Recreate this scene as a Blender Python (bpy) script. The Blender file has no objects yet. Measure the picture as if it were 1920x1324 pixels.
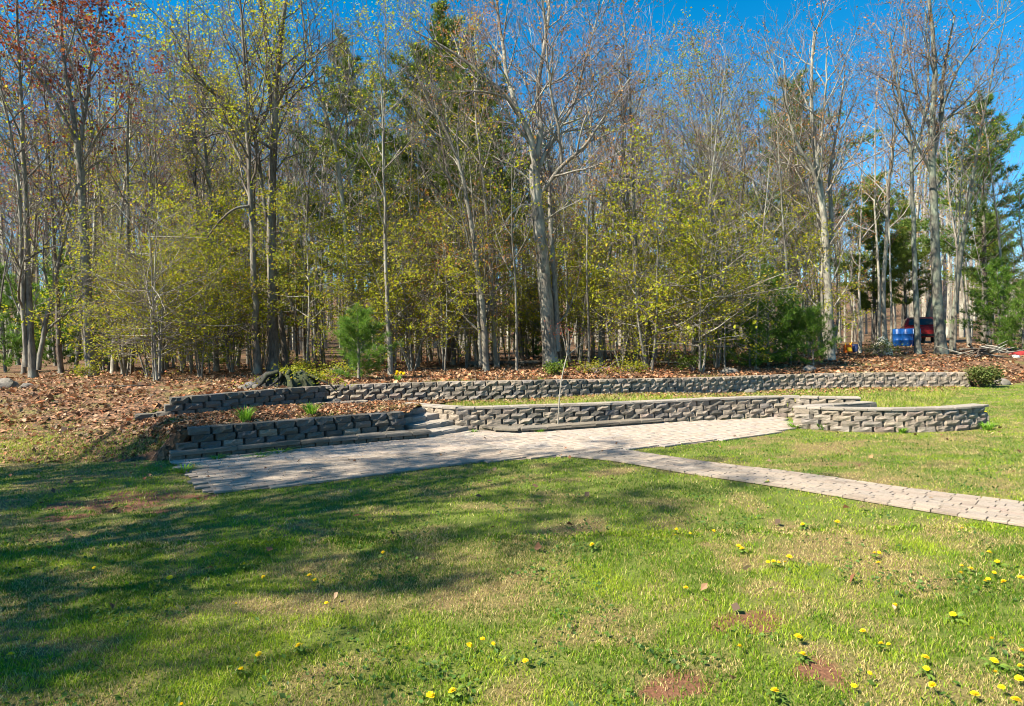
import bpy, math, random
import numpy as np
from mathutils import Vector, Matrix
from mathutils.bvhtree import BVHTree

random.seed(7)
RNG = np.random.default_rng(11)
C = bpy.context.scene.collection
sc = bpy.context.scene

# ------------------------------------------------------------------ camera, sky, sun
FPX, CX, CY = 1200.0, 960.0, 662.0
CAM = np.array([0.0, 0.0, 1.55])
PITCH, ROLL = math.radians(-0.8), math.radians(1.2)
_F = np.array([0, math.cos(PITCH), math.sin(PITCH)])
_U0 = np.array([0, -math.sin(PITCH), math.cos(PITCH)])
_R0 = np.array([1.0, 0, 0])
_R = _R0 * math.cos(ROLL) - _U0 * math.sin(ROLL)
_U = _U0 * math.cos(ROLL) + _R0 * math.sin(ROLL)
cam_data = bpy.data.cameras.new('camera')
cam = bpy.data.objects.new('camera', cam_data)
C.objects.link(cam)
cam_data.sensor_width = 36
cam_data.lens = 36 * FPX / 1920
cam_data.clip_end = 2000
m = Matrix.Identity(4)
for i in range(3):
    m[i][0], m[i][1], m[i][2], m[i][3] = _R[i], _U[i], -_F[i], CAM[i]
cam.matrix_world = m
sc.camera = cam

SUN_EL, SUN_AZ = math.radians(47), math.atan2(-0.90, -0.42)
world = bpy.data.worlds.new('World')
sc.world = world
world.use_nodes = True
wn = world.node_tree
bg = wn.nodes['Background']
sky = wn.nodes.new('ShaderNodeTexSky')
sky.sky_type = 'NISHITA'
sky.sun_disc = False
sky.sun_elevation = SUN_EL
sky.sun_rotation = SUN_AZ % (2 * math.pi)
sky.altitude = 400
sky.air_density = 1.0
sky.dust_density = 0.0
sky.ozone_density = 4.0
hs = wn.nodes.new('ShaderNodeHueSaturation')
hs.inputs['Saturation'].default_value = 1.4
hs.inputs['Hue'].default_value = 0.488
wn.links.new(sky.outputs[0], hs.inputs['Color'])
wn.links.new(hs.outputs[0], bg.inputs[0])
bg.inputs[1].default_value = 0.066
sun_d = bpy.data.lights.new('sun', 'SUN')
sun_d.energy = 5.0
sun_d.angle = math.radians(0.53)
sun_d.color = (1.0, 0.90, 0.72)
sun = bpy.data.objects.new('sun', sun_d)
C.objects.link(sun)
SUNV = Vector((math.sin(SUN_AZ) * math.cos(SUN_EL), math.cos(SUN_AZ) * math.cos(SUN_EL), math.sin(SUN_EL)))
sun.rotation_euler = SUNV.to_track_quat('Z', 'Y').to_euler()
sun.location = (-20, -10, 30)
sc.view_settings.view_transform = 'Standard'
sc.view_settings.look = 'None'
sc.view_settings.exposure = 1.68
sc.view_settings.gamma = 1
sc.view_settings.use_curve_mapping = False
sc.render.engine = 'CYCLES'
sc.cycles.filter_width = 1.0
sc.cycles.max_bounces = 6
sc.cycles.transparent_max_bounces = 8

# ------------------------------------------------------------------ survey helpers
def at(px, py, z=0.0):
    """ground point at height z seen at a photo pixel (used to survey the plan)"""
    d = _F + _R * ((px - CX) / FPX) - _U * ((py - CY) / FPX)
    t = (z - CAM[2]) / d[2]
    return CAM + d * t

def far(px, py, Y):
    d = _F + _R * ((px - CX) / FPX) - _U * ((py - CY) / FPX)
    return CAM + d * (Y / d[1])

def ss(a, b, x):
    t = np.clip((np.asarray(x, float) - a) / (b - a), 0, 1)
    return t * t * (3 - 2 * t)

def _hash(ix, iy, s):
    v = np.sin(ix * 127.1 + iy * 311.7 + s * 74.7) * 43758.5453
    return v - np.floor(v)

def vnoise(x, y, s=0):
    x = np.asarray(x, float); y = np.asarray(y, float)
    ix, iy = np.floor(x), np.floor(y)
    fx, fy = x - ix, y - iy
    fx = fx * fx * (3 - 2 * fx); fy = fy * fy * (3 - 2 * fy)
    a = _hash(ix, iy, s); b = _hash(ix + 1, iy, s); c = _hash(ix, iy + 1, s); d = _hash(ix + 1, iy + 1, s)
    return (a * (1 - fx) + b * fx) * (1 - fy) + (c * (1 - fx) + d * fx) * fy

def fbm(x, y, s=0, o=4):
    r = 0; a = 0.5; t = 0
    for i in range(o):
        r = r + a * vnoise(np.asarray(x) * 2 ** i, np.asarray(y) * 2 ** i, s + i); t += a; a *= .5
    return r / t

def in_poly(poly, x, y):
    x = np.asarray(x); y = np.asarray(y)
    r = np.zeros(x.shape, bool)
    n = len(poly)
    for i in range(n):
        x0, y0 = poly[i][0], poly[i][1]; x1, y1 = poly[(i + 1) % n][0], poly[(i + 1) % n][1]
        if y0 == y1: continue
        c = ((y0 > y) != (y1 > y)) & (x < (x1 - x0) * (y - y0) / (y1 - y0) + x0)
        r ^= c
    return r

# ------------------------------------------------------------------ object helpers
def tag(o, label=None, cat=None, group=None, kind=None):
    if label: o['label'] = label
    if cat: o['category'] = cat
    if group: o['group'] = group
    if kind: o['kind'] = kind
    return o

def thing(name, label, cat, loc=(0, 0, 0), rotz=0, group=None):
    o = bpy.data.objects.new(name, None)
    o.empty_display_size = 0.1
    C.objects.link(o)
    o.location = loc
    o.rotation_euler = (0, 0, rotz)
    return tag(o, label, cat, group)

def link(name, mesh, parent=None, loc=None, rot=None, scale=None, kind=None):
    o = bpy.data.objects.new(name, mesh)
    C.objects.link(o)
    if parent is not None: o.parent = parent
    if loc is not None: o.location = loc
    if rot is not None: o.rotation_euler = rot
    if scale is not None: o.scale = scale
    if kind: o['kind'] = kind
    return o

class MB:
    """collects numpy vertex / face blocks with a material index, builds one mesh"""
    def __init__(s):
        s.V = []; s.F = []; s.M = []; s.Cc = []; s.n = 0
    def add(s, V, F, mi=0, col=None):
        V = np.asarray(V, float).reshape(-1, 3)
        F = np.asarray(F, int)
        s.V.append(V); s.F.append(F + s.n); s.M.append(mi)
        if col is not None: s.Cc.append(np.asarray(col, float))
        s.n += len(V)
    def box(s, c, size, mi=0, rz=0, taper=1.0):
        x, y, z = size[0] / 2, size[1] / 2, size[2] / 2
        V = np.array([(-x, -y, -z), (x, -y, -z), (x, y, -z), (-x, y, -z), (-x * taper, -y * taper, z), (x * taper, -y * taper, z), (x * taper, y * taper, z), (-x * taper, y * taper, z)])
        ca, sa = math.cos(rz), math.sin(rz)
        V = np.stack([V[:, 0] * ca - V[:, 1] * sa, V[:, 0] * sa + V[:, 1] * ca, V[:, 2]], 1) + np.asarray(c)
        s.add(V, [(0, 3, 2, 1), (4, 5, 6, 7), (0, 1, 5, 4), (1, 2, 6, 5), (2, 3, 7, 6), (3, 0, 4, 7)], mi)
    def tube(s, pts, rad, k=6, mi=0, cap=False):
        pts = np.asarray(pts, float); rad = np.asarray(rad, float)
        n = len(pts)
        t = np.gradient(pts, axis=0)
        t /= np.linalg.norm(t, axis=1)[:, None] + 1e-9
        ref = np.array([0, 0, 1.0]) if abs((pts[-1] - pts[0])[2]) < .9 * np.linalg.norm(pts[-1] - pts[0]) + 1e-9 else np.array([1.0, 0, 0])
        u = np.cross(t, ref); u /= np.linalg.norm(u, axis=1)[:, None] + 1e-9
        v = np.cross(t, u)
        a = np.arange(k) * 2 * math.pi / k
        V = pts[:, None, :] + rad[:, None, None] * (np.cos(a)[None, :, None] * u[:, None, :] + np.sin(a)[None, :, None] * v[:, None, :])
        i = np.arange(n - 1)[:, None] * k; j = np.arange(k)[None, :]; j2 = (j + 1) % k
        F = np.stack([i + j, i + j2, i + k + j2, i + k + j], -1).reshape(-1, 4)
        s.add(V.reshape(-1, 3), F, mi)
        if cap:
            base = (n - 1) * k
            c = s.n - n * k
            s.F.append(np.array([[c + base + q for q in range(k)]])); s.M.append(mi)
    def mesh(s, name, mats, smooth=False, colname=None):
        me = bpy.data.meshes.new(name)
        if s.V:
            V = np.concatenate(s.V)
            me.vertices.add(len(V)); me.vertices.foreach_set('co', V.ravel())
            tot = np.concatenate([np.full(len(f), f.shape[1]) for f in s.F])
            mi = np.concatenate([np.full(len(f), q) for f, q in zip(s.F, s.M)])
            loops = np.concatenate([f.ravel() for f in s.F])
            me.loops.add(len(loops)); me.loops.foreach_set('vertex_index', loops.astype(np.int32))
            me.polygons.add(len(tot))
            st = np.concatenate([[0], np.cumsum(tot)[:-1]])
            me.polygons.foreach_set('loop_start', st.astype(np.int32))
            me.polygons.foreach_set('material_index', mi.astype(np.int32))
            me.polygons.foreach_set('use_smooth', np.full(len(tot), smooth))
            if colname and s.Cc:
                c = np.concatenate(s.Cc)
                a = me.color_attributes.new(colname, 'FLOAT_COLOR', 'POINT')
                a.data.foreach_set('color', np.concatenate([c, np.ones((len(c), 1))], 1).ravel())
        for mm in mats: me.materials.append(mm)
        me.update(calc_edges=True)
        me.validate()
        return me

# ------------------------------------------------------------------ materials
def mat(name, rough=0.85):
    mt = bpy.data.materials.new(name)
    mt.use_nodes = True
    b = mt.node_tree.nodes['Principled BSDF']
    b.inputs['Roughness'].default_value = rough
    b.inputs['Specular IOR Level'].default_value = 0.25
    return mt, mt.node_tree, b

def N(nt, kind, **kw):
    n = nt.nodes.new(kind)
    for k, v in kw.items():
        if k.startswith('_'): setattr(n, k[1:], v)
        else: n.inputs[k].default_value = v
    return n

def ramp(nt, src, stops):
    r = nt.nodes.new('ShaderNodeValToRGB')
    e = r.color_ramp.elements
    while len(e) < len(stops): e.new(0.5)
    for q, (p, c) in zip(e, stops):
        q.position = p; q.color = (*c, 1)
    nt.links.new(src, r.inputs[0])
    return r.outputs[0]

def mixc(nt, fac, a, b, mode='MIX'):
    n = nt.nodes.new('ShaderNodeMix'); n.data_type = 'RGBA'; n.blend_type = mode
    for inp, v in ((n.inputs[0], fac), (n.inputs[6], a), (n.inputs[7], b)):
        if hasattr(v, 'is_linked') or isinstance(v, bpy.types.NodeSocket): nt.links.new(v, inp)
        elif isinstance(v, (int, float)): inp.default_value = v
        else: inp.default_value = (*v, 1)
    return n.outputs[2]

def noise(nt, scale, detail=4, rough=0.6, vec=None):
    n = N(nt, 'ShaderNodeTexNoise', Scale=scale, Detail=detail, Roughness=rough)
    if vec is not None: nt.links.new(vec, n.inputs['Vector'])
    return n.outputs[0]

def coords(nt, stretch=(1, 1, 1), out='Object'):
    tc = nt.nodes.new('ShaderNodeTexCoord')
    mp = nt.nodes.new('ShaderNodeMapping')
    mp.inputs['Scale'].default_value = stretch
    nt.links.new(tc.outputs[out], mp.inputs['Vector'])
    return mp.outputs[0]

def bump(nt, b, h, strength=0.5, dist=0.02):
    n = N(nt, 'ShaderNodeBump', Strength=strength, Distance=dist)
    nt.links.new(h, n.inputs['Height'])
    nt.links.new(n.outputs[0], b.inputs['Normal'])

def bark_mat(name, dark, light, lichen=None):
    mt, nt, b = mat(name, 0.95)
    v = coords(nt, (1, 1, 0.18))
    n1 = noise(nt, 26, 5, .7, v)
    col = ramp(nt, n1, [(0.30, dark), (0.68, light)])
    v2 = coords(nt, (1, 1, .5))
    n2 = noise(nt, 2.2, 4, .65, v2)
    f = ramp(nt, n2, [(0.45, (0, 0, 0)), (0.62, (1, 1, 1))])
    if lichen: col = mixc(nt, f, col, lichen)
    oi = nt.nodes.new('ShaderNodeObjectInfo')
    hv = N(nt, 'ShaderNodeHueSaturation')
    mr = N(nt, 'ShaderNodeMapRange'); mr.inputs['To Min'].default_value = .72; mr.inputs['To Max'].default_value = 1.25
    nt.links.new(oi.outputs['Random'], mr.inputs['Value']); nt.links.new(mr.outputs[0], hv.inputs['Value'])
    nt.links.new(col, hv.inputs['Color'])
    nt.links.new(hv.outputs[0], b.inputs['Base Color'])
    bump(nt, b, n1, .8, .03)
    return mt

def leaf_mat(name, cols, trans=0.45):
    mt, nt, b = mat(name, 0.6)
    g = nt.nodes.new('ShaderNodeNewGeometry')
    k = len(cols)
    col = ramp(nt, g.outputs['Random Per Island'], [(i / max(1, k - 1), c) for i, c in enumerate(cols)])
    nt.links.new(col, b.inputs['Base Color'])
    tr = N(nt, 'ShaderNodeBsdfTranslucent')
    nt.links.new(col, tr.inputs['Color'])
    mx = N(nt, 'ShaderNodeMixShader'); mx.inputs[0].default_value = trans
    nt.links.new(b.outputs[0], mx.inputs[1]); nt.links.new(tr.outputs[0], mx.inputs[2])
    nt.links.new(mx.outputs[0], nt.nodes['Material Output'].inputs[0])
    return mt

def attr_mat(name, attr, trans=0.0, rough=.75):
    mt, nt, b = mat(name, rough)
    a = nt.nodes.new('ShaderNodeAttribute'); a.attribute_name = attr
    nt.links.new(a.outputs['Color'], b.inputs['Base Color'])
    if trans:
        tr = N(nt, 'ShaderNodeBsdfTranslucent'); nt.links.new(a.outputs['Color'], tr.inputs['Color'])
        mx = N(nt, 'ShaderNodeMixShader'); mx.inputs[0].default_value = trans
        nt.links.new(b.outputs[0], mx.inputs[1]); nt.links.new(tr.outputs[0], mx.inputs[2])
        nt.links.new(mx.outputs[0], nt.nodes['Material Output'].inputs[0])
    return mt

def plain_mat(name, col, rough=.6, metal=0, var=.15):
    mt, nt, b = mat(name, rough)
    n = noise(nt, 9, 4, .6, coords(nt))
    c = ramp(nt, n, [(.3, tuple(x * (1 - var) for x in col)), (.7, tuple(min(1, x * (1 + var)) for x in col))])
    nt.links.new(c, b.inputs['Base Color'])
    b.inputs['Metallic'].default_value = metal
    return mt

BARK_GREY = bark_mat('bark_grey', (.062, .055, .047), (.245, .22, .19), (.30, .29, .245))
BARK_DARK = bark_mat('bark_dark', (.035, .028, .024), (.15, .12, .10), (.20, .19, .16))
BARK_PALE = bark_mat('bark_pale', (.085, .074, .062), (.31, .28, .235), (.34, .33, .275))
BARK_LICHEN = bark_mat('bark_lichen', (.055, .052, .044), (.20, .19, .165), (.25, .28, .22))
TWIG = bark_mat('twig_bark', (.09, .072, .076), (.25, .21, .215))
TWIG_GREY = bark_mat('twig_grey_bark', (.07, .058, .05), (.20, .17, .15))
LEAF_YG = leaf_mat('leaf_yellow_green', [(.30, .34, .015), (.38, .40, .02), (.22, .28, .018), (.46, .35, .03), (.31, .37, .02)], .52)
LEAF_OLIVE = leaf_mat('leaf_olive', [(.22, .25, .02), (.29, .30, .02), (.16, .21, .018), (.39, .27, .03)], .52)
LEAF_GREEN = leaf_mat('leaf_green', [(.09, .16, .015), (.14, .20, .02), (.07, .11, .012)])
LEAF_RED = leaf_mat('leaf_red', [(.22, .045, .03), (.30, .07, .03), (.15, .035, .04), (.34, .13, .03)], .35)
LEAF_ORANGE = leaf_mat('leaf_orange', [(.44, .19, .05), (.34, .14, .06), (.50, .26, .06), (.36, .22, .07)], .35)
NEEDLE_DARK = leaf_mat('needle_dark', [(.045, .11, .014), (.075, .15, .02), (.13, .18, .024), (.05, .10, .025)], .2)
NEEDLE_YOUNG = leaf_mat('needle_young', [(.075, .18, .025), (.12, .24, .03), (.19, .29, .04), (.06, .14, .022)], .4)
NEEDLE_OLIVE = leaf_mat('needle_olive', [(.11, .18, .02), (.18, .23, .028), (.07, .125, .02), (.13, .20, .025)], .25)

# ------------------------------------------------------------------ plan of the place (metres)
def poly(pts, z=0): return [at(a, b, z) for a, b in pts]
patio_front = poly([(330, 872), (392, 926), (560, 912), (740, 888), (900, 868), (1060, 857)])
path_low = poly([(1060, 857), (1150, 866), (1280, 888), (1480, 918), (1700, 955), (1920, 990)])
path_up = poly([(1165, 845), (1330, 870), (1500, 890), (1700, 919), (1920, 946)])
patio_right = poly([(1165, 845), (1300, 833), (1440, 816), (1492, 804)])
ledge_l = [at(318, 866), at(560, 842), at(806, 822)]                          # front foot of left ledge
wall_l = [at(330, 846, .12), at(545, 826, .12), at(690, 812, .12), at(765, 806, .12)]
stair_b = [np.array([-0.80, 11.42, 0]), np.array([-.29, .25, 0])]              # bottom right corner, going per step
wall_c = [at(905, 808), at(1000, 803), at(1110, 799), at(1240, 793), at(1350, 787), at(1470, 783)] + [np.array([5.75, 12.25, 0]), np.array([6.5, 11.95, 0])]
ledge_c = [at(906, 806), at(962, 813), at(1100, 805), at(1240, 795)]
wall_r = [np.array([6.42, 11.62, 0]), np.array([5.55, 11.3, 0])] + [at(1497, 802), at(1545, 806), at(1600, 809), at(1700, 810), at(1790, 807), at(1850, 801)]
wall_b = [np.array(p) for p in [(-4.25, 13.85, .30), (-1.9, 14.35, .30), (.49, 14.65, .28), (3.15, 15.7, .20), (5.3, 16.7, .14), (7.3, 17.6, .12), (9.2, 17.75, .12), (10.9, 17.65, .10), (12.5, 17.5, .08)]]
wall_u = [np.array(p) for p in [(-6.25, 10.55, .40), (-5.45, 10.95, .44), (-4.55, 11.95, .46), (-3.75, 12.75, .46)]]

def resample(pts, step=None, n=None):
    pts = np.asarray(pts, float)
    # Catmull-Rom smoothing then arc-length resampling
    P = np.vstack([2 * pts[0] - pts[1], pts, 2 * pts[-1] - pts[-2]])
    out = []
    for i in range(1, len(P) - 2):
        for t in np.linspace(0, 1, 12, endpoint=False):
            a, b, c, d = P[i - 1], P[i], P[i + 1], P[i + 2]
            out.append(.5 * ((2 * b) + (c - a) * t + (2 * a - 5 * b + 4 * c - d) * t ** 2 + (3 * b - a - 3 * c + d) * t ** 3))
    out.append(pts[-1]); out = np.array(out)
    s = np.concatenate([[0], np.cumsum(np.linalg.norm(np.diff(out, axis=0), axis=1))])
    if n is None: n = max(2, int(round(s[-1] / step)) + 1)
    q = np.linspace(0, s[-1], n)
    return np.stack([np.interp(q, s, out[:, k]) for k in range(3)], 1), s[-1]

def lawn_z(x, y):
    return .12 * ss(11.5, 18, y) * ss(1, 4, x)

def terrace_z(x, y):
    return .27 * (1 - ss(1.5, 6.2, x)) + lawn_z(x, y)

# patches of the lawn: (px, py, half width px, half height px)
BARE = [(1400, 1165, 75, 22), (1545, 1268, 90, 26), (470, 1043, 40, 9), (250, 945, 110, 22), (1300, 1280, 60, 14), (1270, 1300, 40, 14)]
DRY = [(1500, 1030, 170, 45), (1610, 1045, 110, 30), (1540, 1110, 120, 40), (1420, 1010, 90, 16), (1000, 1290, 240, 50), (920, 1110, 140, 30),
       (150, 1240, 140, 40), (330, 1230, 70, 30), (1150, 1130, 160, 30), (1270, 1250, 120, 45), (1560, 1225, 90, 25), (1880, 1210, 60, 22), (60, 1010, 70, 12),
       (700, 1240, 140, 24), (540, 980, 50, 12), (1760, 1100, 90, 20), (180, 1330, 120, 30), (1400, 1120, 90, 20), (1620, 870, 90, 8), (1500, 855, 70, 7), (1380, 840, 50, 5), (1560, 840, 90, 5), (1720, 880, 60, 6)]
def _blobs(lst):
    r = []
    for px, py, w, h in lst:
        c = at(px, py); e = at(px + w, py); t = at(px, py - h)
        r.append((c[0], c[1], max(.08, abs(e[0] - c[0])), max(.08, abs(t[1] - c[1]))))
    return r
BARE_W, DRY_W = _blobs(BARE), _blobs(DRY)
def patch(bl, x, y):
    v = np.zeros(np.shape(x))
    wob = fbm(np.asarray(x) * 5, np.asarray(y) * 5, 5, 5) - .5
    for cx, cy, rx, ry in bl:
        q = ((x - cx) / rx) ** 2 + ((y - cy) / ry) ** 2
        v = np.maximum(v, 1 - ss(.1, 1.5, q * .8 + .35 + wob * 4.2))
    return v
def bare_f(x, y):
    return np.clip(patch(BARE_W, x, y) * (.25 + 1.3 * fbm(np.asarray(x) * 11, np.asarray(y) * 11, 77, 2)), 0, 1)
def dry_f(x, y):
    return np.clip(.85 * patch(DRY_W, x, y) * ss(.34, .62, fbm(np.asarray(x) * 6, np.asarray(y) * 6, 29)) + .5 * ss(.54, .72, fbm(np.asarray(x) * .9, np.asarray(y) * 1.3, 17)) + .7 * ss(.50, .66, fbm(np.asarray(x) * 3.1, np.asarray(y) * 3.6, 27)), 0, 1)

# ------------------------------------------------------------------ ground sheets
def lawn_material():
    mt, nt, b = mat('lawn_soil', .95)
    a = nt.nodes.new('ShaderNodeAttribute'); a.attribute_name = 'cover'
    sp = nt.nodes.new('ShaderNodeSeparateColor'); nt.links.new(a.outputs['Color'], sp.inputs[0])
    v = coords(nt, (1, 1, 1))
    n1 = noise(nt, 60, 6, .7, v); n2 = noise(nt, 3, 5, .6, v)
    green = ramp(nt, n1, [(.3, (.05, .07, .014)), (.55, (.12, .15, .025)), (.75, (.22, .21, .06))])
    dry = ramp(nt, n1, [(.32, (.07, .052, .022)), (.55, (.19, .14, .06)), (.75, (.33, .25, .12))])
    soil = ramp(nt, n1, [(.3, (.07, .034, .02)), (.6, (.19, .088, .048)), (.8, (.33, .22, .14))])
    c = mixc(nt, sp.outputs[1], green, dry)
    n3 = noise(nt, 16, 6, .75, v)
    ad = N(nt, 'ShaderNodeMath', _operation='ADD'); nt.links.new(sp.outputs[0], ad.inputs[0]); nt.links.new(n3, ad.inputs[1])
    c = mixc(nt, ramp(nt, ad.outputs[0], [(.70, (0, 0, 0)), (1.2, (1, 1, 1))]), c, soil)
    nt.links.new(c, b.inputs['Base Color'])
    bump(nt, b, n1, .6, .03)
    return mt
LAWN = lawn_material()

def litter_material(name='leaf_litter_soil', scale=1.0):
    mt, nt, b = mat(name, .95)
    v = coords(nt)
    vo = N(nt, 'ShaderNodeTexVoronoi', Scale=17 * scale); nt.links.new(v, vo.inputs['Vector'])
    sp = nt.nodes.new('ShaderNodeSeparateColor'); nt.links.new(vo.outputs['Color'], sp.inputs[0])
    c1 = ramp(nt, sp.outputs[0], [(0, (.035, .024, .016)), (.35, (.095, .052, .03)), (.7, (.16, .083, .046)), (1, (.25, .14, .085))])
    n2 = noise(nt, 1.3, 5, .65, v)
    f = ramp(nt, n2, [(.5, (0, 0, 0)), (.66, (1, 1, 1))])
    c2 = mixc(nt, f, c1, (.12, .11, .035))
    nt.links.new(c2, b.inputs['Base Color'])
    bump(nt, b, vo.outputs['Distance'], .9, .05)
    return mt
LITTER = litter_material()

def sheet(name, xs, ys, zf, material, cover=False):
    X, Y = np.meshgrid(xs, ys)
    Z = zf(X, Y)
    V = np.stack([X, Y, Z], -1).reshape(-1, 3)
    nx, ny = len(xs), len(ys)
    i = np.arange(ny - 1)[:, None] * nx; j = np.arange(nx - 1)[None, :]
    F = np.stack([i + j, i + j + 1, i + nx + j + 1, i + nx + j], -1).reshape(-1, 4)
    b = MB()
    col = np.stack([bare_f(V[:, 0], V[:, 1]), dry_f(V[:, 0], V[:, 1]), V[:, 0] * 0], 1) if cover else None
    b.add(V, F, 0, col)
    o = link(name, b.mesh(name, [material], True, 'cover' if cover else None), kind='structure')
    return o, V, F

BVS, BFS = [], []
def collide(V, F):
    n = sum(len(v) for v in BVS)
    BVS.append(V); BFS.append(F + n)

xs = np.concatenate([[-300, -120, -60, -30, -18], np.arange(-12, 18.01, .12), [22, 30, 60, 120, 300]])
ys = np.concatenate([[-200, -80, -30, -12, -5, -1], np.arange(1.5, 19, .12), [19.5]])
lawn_o, V, F = sheet('lawn', xs, ys, lambda x, y: lawn_z(x, y), LAWN, True)
collide(V, F)

def loft(name, front, back, nrow, material, zf=None, kind='structure', cover=False, parent=None, bulge=0.0):
    fr = np.asarray(front); bk = np.asarray(back)
    t = np.linspace(0, 1, nrow)[:, None, None]
    G = fr[None] * (1 - t) + bk[None] * t
    if zf is not None: G[..., 2] = zf(G[..., 0], G[..., 1])
    if bulge:
        G[..., 2] += bulge * np.sin(np.pi * t[..., 0]) * (.5 + fbm(G[..., 0] * 1.5, G[..., 1] * 1.5, 3))
    V = G.reshape(-1, 3); nc = fr.shape[0]
    i = np.arange(nrow - 1)[:, None] * nc; j = np.arange(nc - 1)[None, :]
    F = np.stack([i + j, i + j + 1, i + nc + j + 1, i + nc + j], -1).reshape(-1, 4)
    b = MB()
    col = np.stack([bare_f(V[:, 0], V[:, 1]), dry_f(V[:, 0], V[:, 1]) * .8, V[:, 0] * 0], 1) if cover else None
    b.add(V, F, 0, col)
    o = link(name, b.mesh(name, [material], True, 'cover' if cover else None), parent, kind=kind)
    collide(V, F)
    return o, G

# terrace lawn between the seat wall and the rear wall
n = 60
tf = resample([np.array([-1.75, 12.35, 0]), np.array([-1.2, 11.95, 0])] + [p + np.array([0, .12, 0]) for p in wall_c[1:]] + [np.array([9, 13.5, 0])], n=n)[0]
tb = resample([p + np.array([0, .12, 0]) for p in [np.array([-3.2, 14.1, 0])] + wall_b[1:]], n=n)[0]
terr_o, terr_G = loft('terrace_lawn', tf, tb, 40, LAWN, lambda x, y: terrace_z(x, y) + .006, cover=True)

# planting bed behind the left wall, up to the upper wall and the landing
bf = resample([p + np.array([0, .13, 0]) for p in [at(296, 846, .12)] + wall_l], n=40)[0]; bf[:, 2] = .40
bf[:4, 2] = [.14, .24, .33, .38]
bb = resample([np.array([-6.3, 10.6, .42]), np.array([-5.3, 11.15, .46]), np.array([-4.5, 12.0, .48]), np.array([-3.75, 12.85, .42]), np.array([-2.6, 12.7, .40]), np.array([-1.75, 12.4, .385])], n=40)[0]
bf = np.vstack([[(-8.0, 8.95, -.06), (-7.0, 8.98, -.05), (-6.2, 9.02, -.03), (-5.5, 9.12, .03)], bf])
bb = np.vstack([[(-8.4, 10.2, .10), (-7.7, 10.35, .2), (-7.1, 10.45, .3), (-6.6, 10.5, .38)], bb])
bed_o, bed_G = loft('planting_bed', bf, bb, 24, LITTER, bulge=.05)
sk0 = bf[:12].copy(); sk1 = sk0 + np.array([-.14, -.22, 0]); sk1[:, 2] = -.05
sk1[:, 0] = np.minimum(sk1[:, 0], wall_l[0][0] - .02); sk0[:, 0] = np.minimum(sk0[:, 0], wall_l[0][0] + .12)
loft('bed_bank', sk1, sk0, 6, LITTER)
# landing between bed / stairs top and the rear wall
lf = resample([np.array([-3.9, 12.6, .4]), np.array([-2.6, 12.66, .4]), np.array([-1.75, 12.3, .385])], n=16)[0]
lb = resample([np.array([-4.1, 14.1, .36]), np.array([-2.6, 14.45, .33]), np.array([-1.2, 14.6, .31])], n=16)[0]
land_o, land_G = loft('upper_landing', lf, lb, 12, LITTER)

# woodland floor
def wood_z(x, y):
    base = .78 + .0135 * (np.clip(y, 0, 60) - 18) + 15 * ss(62, 180, y)
    return base + .16 * (fbm(x * .22, y * .22, 2) - .5) + .06 * (fbm(x * .9, y * .9, 8) - .5)
wf = [(-300, 22, -.02), (-60, 13, -.02), (-22, 10.6, -.02), (-12, 9.6, -.02), (-9, 9.5, -.02), (-7.4, 9.45, -.02), (-6.7, 9.7, .06), (-6.45, 10.2, .3), (-6.05, 10.85, .55), (-5.4, 11.25, .76), (-4.5, 12.2, .77), (-4.35, 13.4, .74), (-4.2, 14.05, .72)]
wf += [(p[0] - .02, p[1] + .22, p[2] + h) for p, h in zip(wall_b[1:], [.42, .43, .43, .42, .42, .42, .42, .40])]
wf += [(12.75, 17.75, .42), (13.2, 17.8, .25), (13.8, 17.9, .1), (14.6, 17.9, .06), (18, 17.9, .06), (30, 17.5, .0), (60, 16, -.02), (300, 22, -.02)]
wfd = []
for a, b in zip(wf[:-1], wf[1:]):
    a = np.array(a); b = np.array(b); k = max(1, int(min(40, np.linalg.norm(b - a) / .3)))
    for q in range(k): wfd.append(a + (b - a) * q / k)
wfd.append(np.array(wf[-1])); wfd = np.array(wfd)
rows = [0, .25, .5, .8, 1.1, 1.5, 1.9, 2.4, 3, 3.6, 4.3, 5, 6, 7, 8.5, 10, 12, 14.5, 18, 22, 27, 34, 44, 60, 90, 150, 400]
G = []
for r in rows:
    g = wfd.copy(); g[:, 1] += r
    bl = ss(0, 5.5, r) if r < 5.5 else 1.0
    zz = wood_z(g[:, 0], g[:, 1])
    g[:, 2] = wfd[:, 2] * (1 - bl) + zz * bl + (.05 * (fbm(g[:, 0] * 2, g[:, 1] * 2, 6) - .5) * min(1, r))
    G.append(g)
skirt = wfd.copy()
sk = np.where((skirt[:, 0] > -6.6) & (skirt[:, 0] < 12.7), 0.0, .5)
skirt[:, 1] -= sk; skirt[:, 2] = np.minimum(skirt[:, 2], 0) - .12 + .0 * sk
wood_G = np.array(G)
V = np.concatenate([skirt[None], wood_G]).reshape(-1, 3); nc = len(wfd); nr = len(rows) + 1
i = np.arange(nr - 1)[:, None] * nc; j = np.arange(nc - 1)[None, :]
F = np.stack([i + j, i + j + 1, i + nc + j + 1, i + nc + j], -1).reshape(-1, 4)
b = MB(); b.add(V, F)
link('woodland_floor', b.mesh('woodland_floor', [LITTER], True), kind='structure')
collide(V, F)
GBVH = BVHTree.FromPolygons([tuple(v) for v in np.concatenate(BVS)], [tuple(int(q) for q in f) for f in np.concatenate(BFS)])
def gz(x, y):
    h = GBVH.ray_cast(Vector((x, y, 60)), Vector((0, 0, -1)))
    return h[0].z if h[0] is not None else 0.0
def on_ground(px, Y):
    """ground point along the photo column px (at tree-foot height) at distance Y"""
    p = far(px, 670, Y)
    return Vector((p[0], Y, gz(p[0], Y)))

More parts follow.
